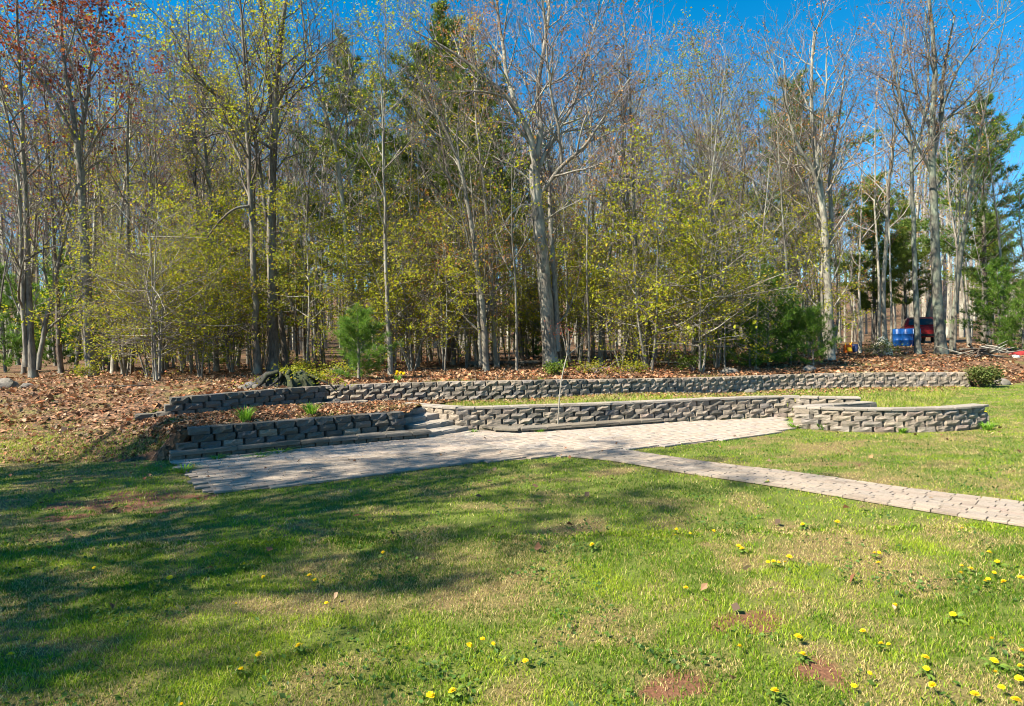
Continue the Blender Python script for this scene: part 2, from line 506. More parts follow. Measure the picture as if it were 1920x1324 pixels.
# ------------------------------------------------------------------ masonry
def stone_material(name, cols, bmp=.9):
    mt, nt, b = mat(name, .95)
    oi = nt.nodes.new('ShaderNodeObjectInfo')
    base = ramp(nt, oi.outputs['Random'], cols)
    tc = nt.nodes.new('ShaderNodeTexCoord')
    add = nt.nodes.new('ShaderNodeVectorMath'); add.operation = 'ADD'
    cm = nt.nodes.new('ShaderNodeCombineXYZ')
    ml = N(nt, 'ShaderNodeMath', _operation='MULTIPLY'); ml.inputs[1].default_value = 37.0
    nt.links.new(oi.outputs['Random'], ml.inputs[0])
    for q in range(3): nt.links.new(ml.outputs[0], cm.inputs[q])
    nt.links.new(tc.outputs['Object'], add.inputs[0]); nt.links.new(cm.outputs[0], add.inputs[1])
    n1 = noise(nt, 22, 6, .7, add.outputs[0]); n2 = noise(nt, 5, 4, .6, add.outputs[0])
    v = ramp(nt, n1, [(.25, (.45, .45, .45)), (.75, (1.35, 1.33, 1.3))])
    c = mixc(nt, 1.0, base, v, 'MULTIPLY')
    st = ramp(nt, n2, [(.5, (0, 0, 0)), (.72, (.7, .7, .7))])
    c = mixc(nt, st, c, (.13, .125, .075))
    nt.links.new(c, b.inputs['Base Color'])
    bump(nt, b, n1, bmp, .02)
    return mt
BLOCK_M = stone_material('split_face_block', [(0, (.19, .165, .145)), (.25, (.30, .25, .205)), (.5, (.35, .295, .24)), (.7, (.245, .22, .21)), (.85, (.38, .32, .26)), (1, (.32, .25, .22))])
CAP_M = stone_material('cap_stone_grey', [(0, (.28, .25, .22)), (.5, (.37, .33, .29)), (1, (.32, .29, .27))])
PAVER_M = stone_material('tumbled_paver', [(0, (.26, .21, .175)), (.35, (.33, .275, .23)), (.65, (.295, .255, .225)), (.85, (.36, .30, .245)), (1, (.31, .245, .21))], .4)
KERB_M = stone_material('dark_kerb_stone', [(0, (.15, .13, .11)), (.5, (.22, .19, .155)), (1, (.18, .165, .15))])

def block_mesh(seed, name, mt, amp=.10, shoulder=.30, narrow=.84):
    """unit split-face block: x -.5...5, y front at -.28 (rough), back .72, z 0..1"""
    r = np.random.default_rng(seed)
    rowsz = [0.02, .5, .98]
    V = []
    for j, z in enumerate(rowsz):
        edge = j != 1
        fx = [-.5 * narrow, -.17 * narrow, .17 * narrow, .5 * narrow]
        L = [(-.497, .72), (-.497, 0.0)]
        for q, x in enumerate(fx):
            e = edge or q in (0, 3)
            y = -shoulder * (.84 if e else 1.0) + r.normal(0, amp * .33)
            L.append((x + r.normal(0, .02), y))
        L += [(.497, 0.0), (.497, .72)]
        V += [(x, y, z + (r.normal(0, .004) if 1 < q < 6 and edge else 0)) for q, (x, y) in enumerate(L)]
    k = 8
    F = []
    for j in range(2):
        for q in range(k):
            q2 = (q + 1) % k
            F.append((j * k + q, j * k + q2, (j + 1) * k + q2, (j + 1) * k + q))
    b = MB(); b.add(V, F)
    b.F.append(np.array([list(range(k))[::-1]])); b.M.append(0)
    b.F.append(np.array([[2 * k + q for q in range(k)]])); b.M.append(0)
    return b.mesh(name, [mt])
BLOCKS = [block_mesh(s, 'block', BLOCK_M) for s in range(9)]
DARK_BLOCK_M = stone_material('charcoal_block', [(0, (.085, .08, .078)), (.3, (.13, .12, .11)), (.6, (.16, .145, .13)), (.8, (.12, .12, .13)), (1, (.19, .16, .14))])
DBLOCKS = [block_mesh(20 + s, 'block', DARK_BLOCK_M) for s in range(7)]
MIXED = BLOCKS + DBLOCKS
KERBS = [block_mesh(50 + s, 'kerb_stone', KERB_M, .10, .2, .92) for s in range(5)]

def slab_mesh(seed, name, mt, ch=.06):
    """unit slab x,y -.5...5, z 0..1 with worn top arris"""
    r = np.random.default_rng(seed)
    c = np.array([(-.5, -.5), (.5, -.5), (.5, .5), (-.5, .5)])
    V = []
    for z, s in ((0, 1.0), (.72, 1.0), (1.0, 1 - ch)):
        for x, y in c:
            V.append((x * s + r.normal(0, .012), y * s + r.normal(0, .012), z + (r.normal(0, .05) if z == 1 else 0)))
    F = [(4 * j + q, 4 * j + (q + 1) % 4, 4 * j + 4 + (q + 1) % 4, 4 * j + 4 + q) for j in range(2) for q in range(4)] + [(8, 9, 10, 11)]
    b = MB(); b.add(V, F)
    return b.mesh(name, [mt])
CAPS = [slab_mesh(70 + s, 'cap_stone', CAP_M, .05) for s in range(5)]
KCAPS = [slab_mesh(90 + s, 'kerb_slab', KERB_M, .05) for s in range(4)]
PAVERS = [slab_mesh(110 + s, 'paver', PAVER_M, .035) for s in range(6)]

def build_wall(name, label, pts, courses, ch, bl, depth, cat='wall', flip=False, caps=None, batter=.012, starts=None, ends=None, names=('block', 'cap_stone'), meshes=None, capm=None, capw=None, group=None):
    """courses of separate blocks along a plan curve; face is on the right hand of travel unless flip"""
    P, L = resample(pts, step=.04)
    S = np.linspace(0, L, len(P))
    t = thing(name, label, cat, tuple(P[0]), 0, group)
    o0 = np.array(P[0])
    def pt(s):
        p = np.array([np.interp(s, S, P[:, k]) for k in range(3)])
        e = .1
        q = np.array([np.interp(min(L, s + e), S, P[:, k]) - np.interp(max(0, s - e), S, P[:, k]) for k in range(3)])
        return p, math.atan2(q[1], q[0])
    for c in range(courses):
        s = (starts[c] if starts else 0) + (bl * .5 if c % 2 else 0) * (1 if c % 2 else 0)
        end = L - (ends[c] if ends else 0)
        if c % 2 and not starts: s = 0
        first = True
        while s < end - .06:
            w = bl * random.uniform(.97, 1.03)
            if first and c % 2 and not starts: w = bl * .5
            first = False
            if s + w > end: w = end - s
            if w < .09: break
            p, a = pt(s + w / 2)
            nrm = np.array([math.sin(a), -math.cos(a), 0]) * (-1 if flip else 1)
            back = -nrm * (batter * c + random.uniform(-.006, .006))
            me = random.choice((meshes(s / L) if callable(meshes) else meshes) or BLOCKS)
            ang = a + (math.pi if flip else 0) + random.uniform(-.02, .02)
            loc = p - o0 + back + np.array([0, 0, c * ch])
            link(names[0], me, t, loc, (0, 0, ang), (w, depth, ch))
            s += w
    if caps:
        s = 0; cw, chh, over = caps
        while s < L - .05:
            w = cw * random.uniform(.95, 1.05)
            if s + w > L or L - s - w < .12: w = L - s
            p, a = pt(s + w / 2)
            nrm = np.array([math.sin(a), -math.cos(a), 0]) * (-1 if flip else 1)
            d = capw or depth
            loc = p - o0 - nrm * (d * .5 - over - depth * .28 + batter * courses) + np.array([0, 0, courses * ch + .002])
            link(names[1], random.choice(capm or CAPS), t, loc, (0, 0, a + random.uniform(-.012, .012)), (w - .006, d, chh * random.uniform(.94, 1.06)))
            s += w
    return t

build_wall('retaining_wall', 'long low block wall curving across the foot of the wood, topped by leaves', wall_b, 4, .108, .275, .30, meshes=lambda t: random.choice((BLOCKS, BLOCKS, DBLOCKS)) if random.random() > t * 1.4 - .1 else BLOCKS)
build_wall('retaining_wall', 'dark two-to-three course block wall left, behind the daffodil bed and below the grey stump', wall_u, 3, .112, .30, .30, starts=[.0, .28, .52], ends=[0, 0, .0], meshes=DBLOCKS)
build_wall('retaining_wall', 'lower left block wall in shade holding up the daffodil bed, ending at the steps', wall_l[:-1] + [at(748, 807, .12), at(752, 806, .12) + np.array([-.45, .35, 0])], 3, .105, .30, .32, starts=[.0, .06, .16], meshes=DBLOCKS + DBLOCKS + BLOCKS[:2])
B0, U0 = stair_b
un = U0 / np.linalg.norm(U0)
side = np.array([-U0[1], U0[0], 0]) / -np.linalg.norm(U0)
if side[0] < 0: side = -side
cheek_a = B0 + side * .05
build_wall('garden_wall', 'curved grey seat wall from the steps to the patio end, thin sapling in front', [cheek_a + un * 1.95, cheek_a + un * 1.1, cheek_a + un * .3, wall_c[0] + np.array([.08, .12, 0])] + wall_c[1:], 4, .096, .29, .28, caps=(.32, .035, .02), meshes=lambda t: DBLOCKS if .3 < t < .7 and random.random() < .2 else BLOCKS)
build_wall('garden_wall', 'short bowed pale block wall standing in the grass at the right end of the patio', wall_r, 4, .086, .31, .26, caps=(.34, .035, .02))
build_wall('stone_kerb', 'low dark stone ledge along the foot of the lower left wall', ledge_l, 1, .085, .20, .34, 'kerb', meshes=KERBS, names=('kerb_stone', 'kerb_slab'), caps=(.45, .05, .02), capm=KCAPS, capw=.36)
build_wall('stone_kerb', 'low mossy stone ledge with a corner, along the foot of the middle seat wall', ledge_c, 1, .06, .22, .30, 'kerb', meshes=KERBS, names=('kerb_stone', 'kerb_slab'), caps=(.45, .045, .02), capm=KCAPS, capw=.32)
build_wall('stone_kerb', 'thin pale stone edging of the upper landing behind the daffodils', [at(490, 767, .44), at(590, 762, .42), at(690, 757.5, .40)], 1, .07, .30, .2, 'kerb')

# steps: each step a row of stones
st = thing('stone_steps', 'four weathered stone steps climbing left between the block walls', 'steps', tuple(B0))
for k in range(4):
    o = U0 * k
    n_st = 4
    for q in range((3, 3, 4, 4)[k]):
        w = .32
        c = o - side * (.02 + w * (q + .5)) + un * .20
        ang = math.atan2(side[1], side[0])
        link('step_stone', random.choice(CAPS), st, (c[0], c[1], .095 * k), (0, 0, ang + random.uniform(-.01, .01)), (w - .008, .44, .094 + random.uniform(-.004, .004)))

# pavers
patio_poly = [p for p in patio_front] + [patio_right[0]] + patio_right[1:] + [at(1470, 784), at(1240, 795), at(962, 813), at(895, 809), B0 + side * .1, B0 - side * 1.2, at(806, 823), at(560, 843), at(318, 867)]
ext_low = path_low + [path_low[-1] + (path_low[-1] - path_low[-2]) * 1.6]
ext_up = path_up + [path_up[-1] + (path_up[-1] - path_up[-2]) * 1.6]
path_poly = ext_low + ext_up[::-1]
BED_M = plain_mat('paver_sand_joint', (.19, .16, .125), .95)
def paving(name, label, polygon, direction, pw, pd, lift, curve=None):
    xy = np.array([(p[0], p[1]) for p in polygon])
    u = np.array(direction[:2]); u /= np.linalg.norm(u); v = np.array([-u[1], u[0]])
    b = MB(); b.V.append(np.array([(p[0], p[1], .006 + lift) for p in polygon])); b.F.append(np.array([list(range(len(polygon)))])); b.M.append(0); b.n = len(polygon)
    root = link(name, b.mesh(name, [BED_M]), kind='structure')
    root['label'] = label
    pu, pv = xy @ u, xy @ v
    cells = []
    r = 0
    y = pv.min()
    while y < pv.max():
        x = pu.min() - (pw / 2 if r % 2 else 0)
        while x < pu.max() + pw:
            w = pw * random.choice((1, 1, 1, .7, .7))
            cells.append((x + w / 2, y + pd / 2, w)); x += w
        y += pd; r += 1
    cells = np.array(cells)
    X = cells[:, 0] * u[0] + cells[:, 1] * v[0]; Y = cells[:, 0] * u[1] + cells[:, 1] * v[1]
    ok = in_poly(polygon, X, Y)
    ang = math.atan2(u[1], u[0])
    items = sorted((math.hypot(x, y), x, y, w, ang, pd) for x, y, w in zip(X[ok], Y[ok], cells[ok, 2]))
    if curve:
        items = []
        A, LA = resample(curve[0], step=.05); Bc = resample(curve[1], n=len(A))[0]
        ns = int(round(np.linalg.norm((Bc[0] - A[0])[:2]) / pd)); ns = 9
        for lane in range(ns):
            f = (lane + .5) / ns
            M = A * (1 - f) + Bc * f
            S = np.concatenate([[0], np.cumsum(np.linalg.norm(np.diff(M, axis=0), axis=1))]); pos = -pw * ((lane * .37) % 1)
            while pos < S[-1]:
                p1 = pos + pw * random.choice((1, 1, 1, .7))
                c0, c1 = max(0, pos), min(S[-1], p1)
                if c1 - c0 > .05:
                    q0 = np.array([np.interp(c0, S, M[:, k]) for k in range(2)]); q1 = np.array([np.interp(c1, S, M[:, k]) for k in range(2)])
                    mid = (c0 + c1) / 2; aa = np.array([np.interp(mid, S, A[:, k]) for k in range(2)]); bb2 = np.array([np.interp(mid, S, Bc[:, k]) for k in range(2)])
                    e = (q1 - q0) / np.linalg.norm(q1 - q0); nn = np.array([-e[1], e[0]])
                    c = (q0 + q1) / 2
                    items.append((math.hypot(*c), c[0], c[1], c1 - c0, math.atan2(e[1], e[0]), abs((bb2 - aa) @ nn) / ns))
                pos = p1
        items.sort()
    rest = MB()
    for k, (d, x, y, w, ang, pd) in enumerate(items):
        h = .022 + random.uniform(-.002, .002)
        if k < 298:
            link('paver', random.choice(PAVERS), root, (x, y, .004 + lift), (random.uniform(-.012, .012), random.uniform(-.012, .012), ang + random.uniform(-.02, .02)), (w - .006, pd - .005, h))
        else:
            s = .9; hw, hd = (w - .006) / 2, (pd - .006) / 2
            c = np.array([(-hw, -hd), (hw, -hd), (hw, hd), (-hw, hd)]); a2 = ang + random.uniform(-.02, .02)
            R = np.array([(math.cos(a2), -math.sin(a2)), (math.sin(a2), math.cos(a2))])
            lo = c @ R.T + (x, y); hi = (c * .95) @ R.T + (x, y)
            V = [(*p, .004 + lift) for p in lo] + [(*p, .004 + lift + h * .7) for p in lo] + [(*p, .004 + lift + h + random.uniform(-.002, .002)) for p in hi]
            F = [(4 * j + q, 4 * j + (q + 1) % 4, 4 * j + 4 + (q + 1) % 4, 4 * j + 4 + q) for j in range(2) for q in range(4)] + [(8, 9, 10, 11)]
            tone = random.random()
            rest.add(V, F, random.randrange(3))
    if rest.n:
        link('pavers_far', rest.mesh('pavers_far', PAVER_FIX), root, kind='stuff')
    return root
def fixed_stone(name, c):
    mt, nt, b = mat(name, .95)
    v = coords(nt); n1 = noise(nt, 14, 6, .7, v); n2 = noise(nt, 1.7, 4, .6, v)
    c1 = ramp(nt, n1, [(.25, tuple(q * .6 for q in c)), (.75, tuple(q * 1.25 for q in c))])
    f = ramp(nt, n2, [(.5, (0, 0, 0)), (.75, (.6, .6, .6))])
    nt.links.new(mixc(nt, f, c1, (.30, .28, .24)), b.inputs['Base Color']); bump(nt, b, n1, .4, .008)
    return mt
PAVER_FIX = [fixed_stone('tumbled_paver_warm', (.33, .27, .225)), fixed_stone('tumbled_paver_tan', (.30, .25, .205)), fixed_stone('tumbled_paver_grey', (.30, .26, .23))]
paving('patio', 'pale paved patio in front of the curved block walls', patio_poly, patio_front[4] - patio_front[2], .19, .125, 0)
paving('garden_path', 'narrow pale paver path running off across the lawn to the right', path_poly, path_low[-1] - path_low[1],   .20, .105, .003, (ext_low, ext_up))

# ------------------------------------------------------------------ trees
def unit(v): return v / (np.linalg.norm(v) + 1e-9)

class Tree:
    def __init__(s, seed, st):
        s.r = np.random.default_rng(seed); s.st = st
        s.wood = MB(); s.twig = MB()
        s.tw = []            # finest twigs: p, dir, len, rad
        s.tips = []
    def wander(s, p, d, L, n, wig, trop):
        pts = [p]; d = unit(d)
        for k in range(n):
            d = unit(d + s.r.normal(0, wig, 3) + np.array([0, 0, trop]))
            p = p + d * L / n; pts.append(p)
        return np.array(pts)
    def limb(s, pts, rad, level, k=None):
        """adds a tube, then its children"""
        sides = k or (8, 6, 4, 3, 3)[level]
        (s.wood if level < 2 else s.twig).tube(pts, rad, sides)
        s.spawn(pts, rad, level)
    def spawn(s, pts, rad, level):
        st = s.st; r = s.r
        seg = np.linalg.norm(np.diff(pts, axis=0), axis=1); S = np.concatenate([[0], np.cumsum(seg)]); L = S[-1]
        last = level >= st['levels'] - 1
        n = max(1, int(st['dens'][level] * L * (1 - st['start'][level]) + r.random()))
        az = r.random() * 6.28
        for q in range(n):
            t = st['start'][level] + (1 - st['start'][level]) * (q + r.random()) / n
            a = t * L
            p = np.array([np.interp(a, S, pts[:, c]) for c in range(3)]); rr = np.interp(a, S, rad)
            j = min(len(pts) - 2, int(np.searchsorted(S, a) - 1)); j = max(0, j)
            d = unit(pts[j + 1] - pts[j])
            az += 2.4 + r.normal(0, .4)
            ref = np.array([0, 0, 1.0]) if abs(d[2]) < .9 else np.array([1.0, 0, 0])
            u = unit(np.cross(d, ref)); v = np.cross(d, u)
            ang = st['ang'][level] * (1 + r.normal(0, .18))
            dd = d * math.cos(ang) + (u * math.cos(az) + v * math.sin(az)) * math.sin(ang)
            ln = st['len'][level] * (.55 + .7 * r.random())
            if level == 0:
                ln *= st['shape'](t)
            else:
                ln *= (1.15 - .6 * t) 
            if level > 0: ln = min(ln, L * .8)
            if last:
                s.tw.append((p, dd, ln))
            else:
                r0 = min(rr * .72, .006 + ln * st['rl'])
                nseg = 6 if level == 0 else 4
                pp = s.wander(p, dd, ln, nseg, st['wig'], st['trop'][level])
                s.limb(pp, np.linspace(r0, max(.004, r0 * .22), nseg + 1), level + 1)
        if last: s.tw.append((pts[-1], unit(pts[-1] - pts[-2]), st['len'][level] * .8))
    def finish(s, name, bark, twigm, leafm=None, nleaf=0, lsize=.06, twr=.006, sub=3, clump=.12, droop=0.0, where=1.0, leafm2=None):
        r = s.r
        crown = MB()
        crown.V, crown.F, crown.M, crown.n = s.twig.V, s.twig.F, s.twig.M, s.twig.n
        if s.tw:
            p = np.array([a[0] for a in s.tw]); d = np.array([a[1] for a in s.tw]); L = np.array([a[2] for a in s.tw])
            d = d + np.array([0, 0, s.st.get('twtrop', .15)]); d /= np.linalg.norm(d, axis=1)[:, None]
            P, D, LL = [p], [d], [L]
            for q in range(sub):
                t = .25 + .7 * r.random(len(p))
                dd = d + r.normal(0, .55, d.shape) + np.array([0, 0, s.st.get('twtrop', .15)]); dd /= np.linalg.norm(dd, axis=1)[:, None]
                P.append(p + d * (L * t)[:, None]); D.append(dd); LL.append(L * (.35 + .35 * r.random(len(p))))
            P = np.concatenate(P); D = np.concatenate(D); LL = np.concatenate(LL)
            ref = r.normal(0, 1, D.shape); u = np.cross(D, ref); u /= np.linalg.norm(u, axis=1)[:, None] + 1e-9; v = np.cross(D, u)
            ra = np.full(len(P), twr); ra[len(p):] *= .7
            base = [P + ra[:, None] * (math.cos(a) * u + math.sin(a) * v) for a in (0, 2.09, 4.19)]
            tip = P + D * LL[:, None]
            V = np.stack(base + [tip], 1).reshape(-1, 3)
            i = np.arange(len(P)) * 4
            F = np.concatenate([np.stack([i, i + 1, i + 3], 1), np.stack([i + 1, i + 2, i + 3], 1), np.stack([i + 2, i, i + 3], 1)])
            crown.add(V, F, 0)
            if leafm and nleaf:
                idx = np.arange(len(P))
                zmin, zmax = P[:, 2].min(), P[:, 2].max()
                if callable(where):
                    w = where((P[:, 2] - zmin) / (zmax - zmin + 1e-6), P)
                    idx = idx[r.random(len(P)) < w]
                idx = idx[vnoise(P[idx, 0] * 2.3 + P[idx, 2], P[idx, 1] * 2.3 - P[idx, 2] * 1.7, 7) > .46]
                if len(idx):
                    pk = r.choice(idx, nleaf)
                    c = P[pk] + D[pk] * (LL[pk] * (.3 + .75 * r.random(nleaf)))[:, None] + r.normal(0, clump, (nleaf, 3)) * np.array([1, 1, .55])
                    crown.add(*leaf_quads(r, c, lsize, droop), 1)
        tm = s.wood.mesh(name + '_trunk', [bark], True)
        cm = crown.mesh(name + '_crown', [twigm, leafm or twigm])
        return tm, cm

def leaf_quads(r, c, size, droop=0.0, flat=.6):
    n = len(c)
    nrm = r.normal(0, 1, (n, 3)); nrm[:, 2] = np.abs(nrm[:, 2]) + flat
    nrm /= np.linalg.norm(nrm, axis=1)[:, None]
    a = np.cross(nrm, r.normal(0, 1, (n, 3))); a /= np.linalg.norm(a, axis=1)[:, None] + 1e-9
    bdir = np.cross(nrm, a)
    sz = size * (.6 + .8 * r.random(n))[:, None]
    V = np.stack([c - a * sz * .5, c + bdir * sz * .36 + nrm * sz * .08, c + a * sz * .55 - np.array([0, 0, 1]) * sz * droop, c - bdir * sz * .36 + nrm * sz * .08], 1).reshape(-1, 3)
    i = np.arange(n)[:, None] * 4
    return V, i + np.arange(4)[None, :]

def shape_round(t): return 0.55 + .9 * math.sin(math.pi * min(1, max(0, (t - .2) / .85)))
def shape_cone(t): return max(.12, 1.25 - 1.1 * t)
def shape_up(t): return .9 - .35 * t

FOREST = dict(levels=3, dens=(2.3, 2.6, 5.0), start=(.42, .15, .15), ang=(.80, .75, .7), len=(2.7, 1.2, .55), rl=.013, wig=.13, trop=(.10, .07, .03), shape=shape_round, twtrop=.25)
SLIM = dict(levels=3, dens=(1.9, 2.2, 4.5), start=(.38, .15, .15), ang=(.85, .8, .7), len=(1.7, .8, .4), rl=.011, wig=.14, trop=(.12, .07, .03), shape=shape_round, twtrop=.25)
SAPLING = dict(levels=3, dens=(5.0, 2.8, 5.5), start=(.16, .15, .1), ang=(1.25, .8, .7), len=(1.7, .7, .35), rl=.007, wig=.10, trop=(.02, .01, .0), shape=lambda t: .45 + .9 * math.sin(math.pi * min(1, t * .95)), twtrop=.02)
HERO = dict(levels=3, dens=(2.1, 3.1, 5.5), start=(.12, .18, .15), ang=(.75, .75, .7), len=(2.3, 1.15, .55), rl=.012, wig=.13, trop=(.10, .07, .03), shape=lambda t: 1.15 - .5 * t, twtrop=.22)

def straight_tree(seed, H, r0, st, lean=.03, wig=.035, name='tree', bark=BARK_GREY, twigm=TWIG, leafm=None, nleaf=0, lsize=.06, kseg=12, **kw):
    T = Tree(seed, st); r = T.r
    d = unit(np.array([r.normal(0, lean), r.normal(0, lean), 1]))
    pts = T.wander(np.array([0, 0, -.15]), d, H, kseg, wig, .03)
    t = np.linspace(0, 1, kseg + 1)
    rad = r0 * (1 - .93 * t ** .9); rad[0] *= 1.45; rad[1] *= 1.03
    # flare ring
    pts = np.insert(pts, 1, pts[0] + (pts[1] - pts[0]) * .25, 0); rad = np.insert(rad, 1, r0 * 1.08)
    T.limb(pts, rad, 0)
    return T.finish(name, bark, twigm, leafm, nleaf, lsize, **kw)

def put_tree(name, label, meshes, loc, rotz=0, scale=1.0, group=None, cat='tree', tname='trunk', cname='crown', sz=None):
    t = thing(name, label, cat, loc, rotz, group)
    t.scale = (scale, scale, scale * (sz or 1))
    link(tname, meshes[0], t)
    if meshes[1] is not None and len(meshes[1].vertices): link(cname, meshes[1], t)
    return t

def hero_tree(seed, base_px, Y, limbs, bark, twigm, st=HERO, leafm=None, nleaf=0, lsize=.06, depth_wob=.25, name='tree', **kw):
    """limbs: list of (points [(px,py)...], r_start, r_end, depth drift); first is the trunk starting at the ground"""
    T = Tree(seed, st); r = T.r
    foot = on_ground(base_px, Y); o = np.array(foot)
    for k, (pp, ra, rb, drift) in enumerate(limbs):
        n0 = len(pp)
        P = []
        for q, (px, py) in enumerate(pp):
            P.append(far(px, py, Y + drift * (q / max(1, n0 - 1)) + (0 if k == 0 and q == 0 else 0)))
        P = np.array(P) - o
        if k == 0: P[0] = (0, 0, -.2)
        Q, L = resample(P, n=max(6, int(len(P) * 3)))
        Q[1:] += r.normal(0, .012, Q[1:].shape) * min(1, L / 3)
        if drift == 0 and k: pass
        rad = np.linspace(ra, rb, len(Q)) * .88
        if k == 0: rad[0] *= 1.5; rad[1] *= 1.12
        lev = 0
        T.wood.tube(Q, rad, 9 if ra > .08 else 6)
        T.spawn_from = None
        if pp[-1][1] < pp[0][1] - 1:
            s0 = dict(T.st); keep = T.st
            if k == 0: s0['start'] = (kw.get('trunk_start', .5),) + tuple(s0['start'][1:])
            T.st = s0; T.spawn(Q, rad, 0); T.st = keep
    kw.pop('trunk_start', None)
    return T.finish(name, bark, twigm, leafm, nleaf, lsize, **kw), foot

# --- pines
def pine_mesh(seed, H, r0, crown0, blen, tuft_n, needle_l, needle_w, per=10, nm=NEEDLE_DARK, bark=BARK_DARK, whorl=.55, up=.25, name='pine', ragged=.35, topshape=1.0):
    r = np.random.default_rng(seed)
    w = MB(); tp, td = [], []
    n = 10
    p = np.stack([np.cumsum(r.normal(0, .02 * H / 10, n + 1)), np.cumsum(r.normal(0, .02 * H / 10, n + 1)), np.linspace(-.1, H, n + 1)], 1); p[0, :2] = 0
    rad = np.linspace(r0, .012, n + 1)
    w.tube(p, rad, 7)
    z = crown0 * H; az = r.random() * 6
    while z < H * .985:
        t = (z / H - crown0) / (1 - crown0)
        for q in range(r.integers(3, 6)):
            az += 6.28 / 4.3 + r.normal(0, .3)
            L = blen * max(.12, (1 - t * topshape) ** .75) * (1 + r.normal(0, ragged))
            if t < .15: L *= .55 + 2.5 * t
            L = max(.12, L)
            b0 = np.array([np.interp(z, p[:, 2], p[:, 0]), np.interp(z, p[:, 2], p[:, 1]), z])
            d = np.array([math.cos(az), math.sin(az), up + .5 * t + r.normal(0, .08)])
            d = unit(d)
            pts = [b0]
            for k in range(4):
                d = unit(d + np.array([0, 0, .06]) + r.normal(0, .08, 3)); pts.append(pts[-1] + d * L / 4)
            pts = np.array(pts)
            w.tube(pts, np.linspace(max(.006, L * .012), .004, 5), 3)
            m = max(3, int(tuft_n * L))
            for k in range(m):
                s = .25 + .75 * (k + r.random()) / m
                f = s * 4; i0 = min(3, int(f)); c = pts[i0] + (pts[i0 + 1] - pts[i0]) * (f - i0)
                off = r.normal(0, 1, 3) * np.array([1, 1, .35]); off = unit(off) * L * .22 * r.random() * (1.1 - .3 * s)
                tp.append(c + off); td.append(unit(d + off * 1.5 / (L * .22 + 1e-6) * .5 + np.array([0, 0, .5])))
        z += whorl * (1 - .45 * t) * (1 + r.normal(0, .15))
    tp.append(p[-1]); td.append(np.array([0, 0, 1.0]))
    tp = np.repeat(np.array(tp), per, 0); td = np.repeat(np.array(td), per, 0)
    dd = td * .9 + r.normal(0, .62, td.shape); dd /= np.linalg.norm(dd, axis=1)[:, None]
    u = np.cross(dd, r.normal(0, 1, dd.shape)); u /= np.linalg.norm(u, axis=1)[:, None] + 1e-9
    L = needle_l * (.7 + .6 * r.random(len(tp)))[:, None]
    V = np.stack([tp - u * needle_w, tp + u * needle_w, tp + dd * L], 1).reshape(-1, 3)
    c = MB(); c.add(V, np.arange(len(V)).reshape(-1, 3), 0)
    return w.mesh(name + '_trunk', [bark], True), c.mesh(name + '_crown', [nm])

# ------------------------------------------------------------------ the trees that stand out
L = []
A = straight = None
mz, foot = hero_tree(1, 172, 20.0, [
    ([(172, 700), (166, 600), (160, 480), (152, 350), (145, 260)], .185, .115, 0),
    ([(146, 270), (133, 190), (118, 100), (112, 10), (108, -90)], .085, .03, .6),
    ([(146, 275), (110, 200), (60, 130), (10, 70), (-40, 20)], .06, .02, -.9),
    ([(148, 290), (160, 200), (172, 110), (188, 20), (196, -60)], .075, .025, .9),
    ([(152, 310), (185, 250), (222, 205), (262, 155)], .05, .014, -1.0),
    ([(153, 330), (190, 300), (232, 285)], .03, .01, .8),
    ([(150, 330), (120, 260), (75, 220), (30, 200)], .04, .012, 1.2),
], BARK_GREY, TWIG, leafm=LEAF_RED, nleaf=5200, lsize=.10, clump=.15, trunk_start=.75, name='maple', where=lambda t, P: .15 + .85 * (t > .35))
put_tree('maple_tree', 'red-budded maple with a straight grey trunk on the leafy bank, left of the bushy sapling', mz, foot)

mz, foot = hero_tree(2, 62, 19.5, [
    ([(58, 690), (54, 560), (50, 420), (44, 280), (36, 120), (30, -40)], .12, .03, 0),
    ([(72, 694), (84, 610), (106, 510), (128, 410), (150, 330)], .085, .03, .5),
    ([(50, 688), (40, 520), (38, 380), (20, 250), (0, 160)], .085, .03, -.6),
], BARK_GREY, TWIG, leafm=LEAF_YG, nleaf=1100, lsize=.08, trunk_start=.35, name='clump')
put_tree('clump_tree', 'grey clump of three stems, one leaning right, at the left edge of the wood', mz, foot)

mz, foot = hero_tree(3, 482, 19.0, [
    ([(484, 684), (478, 580), (473, 450), (468, 330), (464, 230), (458, 120), (452, 0)], .125, .03, 0),
    ([(470, 385), (440, 392), (412, 415), (388, 446)], .05, .022, -.9),
    ([(468, 330), (430, 260), (385, 200), (340, 120)], .05, .015, .7),
    ([(465, 270), (490, 200), (500, 100)], .04, .015, -.6),
], BARK_DARK, TWIG, leafm=LEAF_YG, nleaf=3400, lsize=.074, trunk_start=.45, name='dark_a', where=lambda t, P: .3 + .7 * (t < .75))
put_tree('tall_tree', 'dark slim trunk, left one of the dark pair, with a crooked limb bending down', mz, foot)

mz, foot = hero_tree(4, 513, 19.4, [
    ([(512, 690), (510, 570), (509, 420), (511, 320), (515, 230), (522, 110), (536, -10), (545, -90)], .20, .05, 0),
    ([(511, 265), (470, 225), (425, 190), (370, 140), (318, 50)], .075, .02, -.8),
    ([(513, 250), (503, 150), (495, 40), (480, -60)], .07, .025, .8),
    ([(518, 195), (552, 140), (600, 95), (650, 60)], .045, .014, -.8),
    ([(516, 215), (560, 170), (590, 130), (600, 60)], .045, .014, .9),
    ([(510, 330), (545, 280), (585, 215)], .03, .01, .6),
    ([(510, 280), (465, 250), (400, 215), (350, 150)], .05, .014, .9),
], BARK_DARK, TWIG, leafm=LEAF_YG, nleaf=3000, lsize=.072, trunk_start=.5, name='dark_b')
put_tree('tall_tree', 'thick dark trunk of the pair, budding crown reaching above the picture', mz, foot)

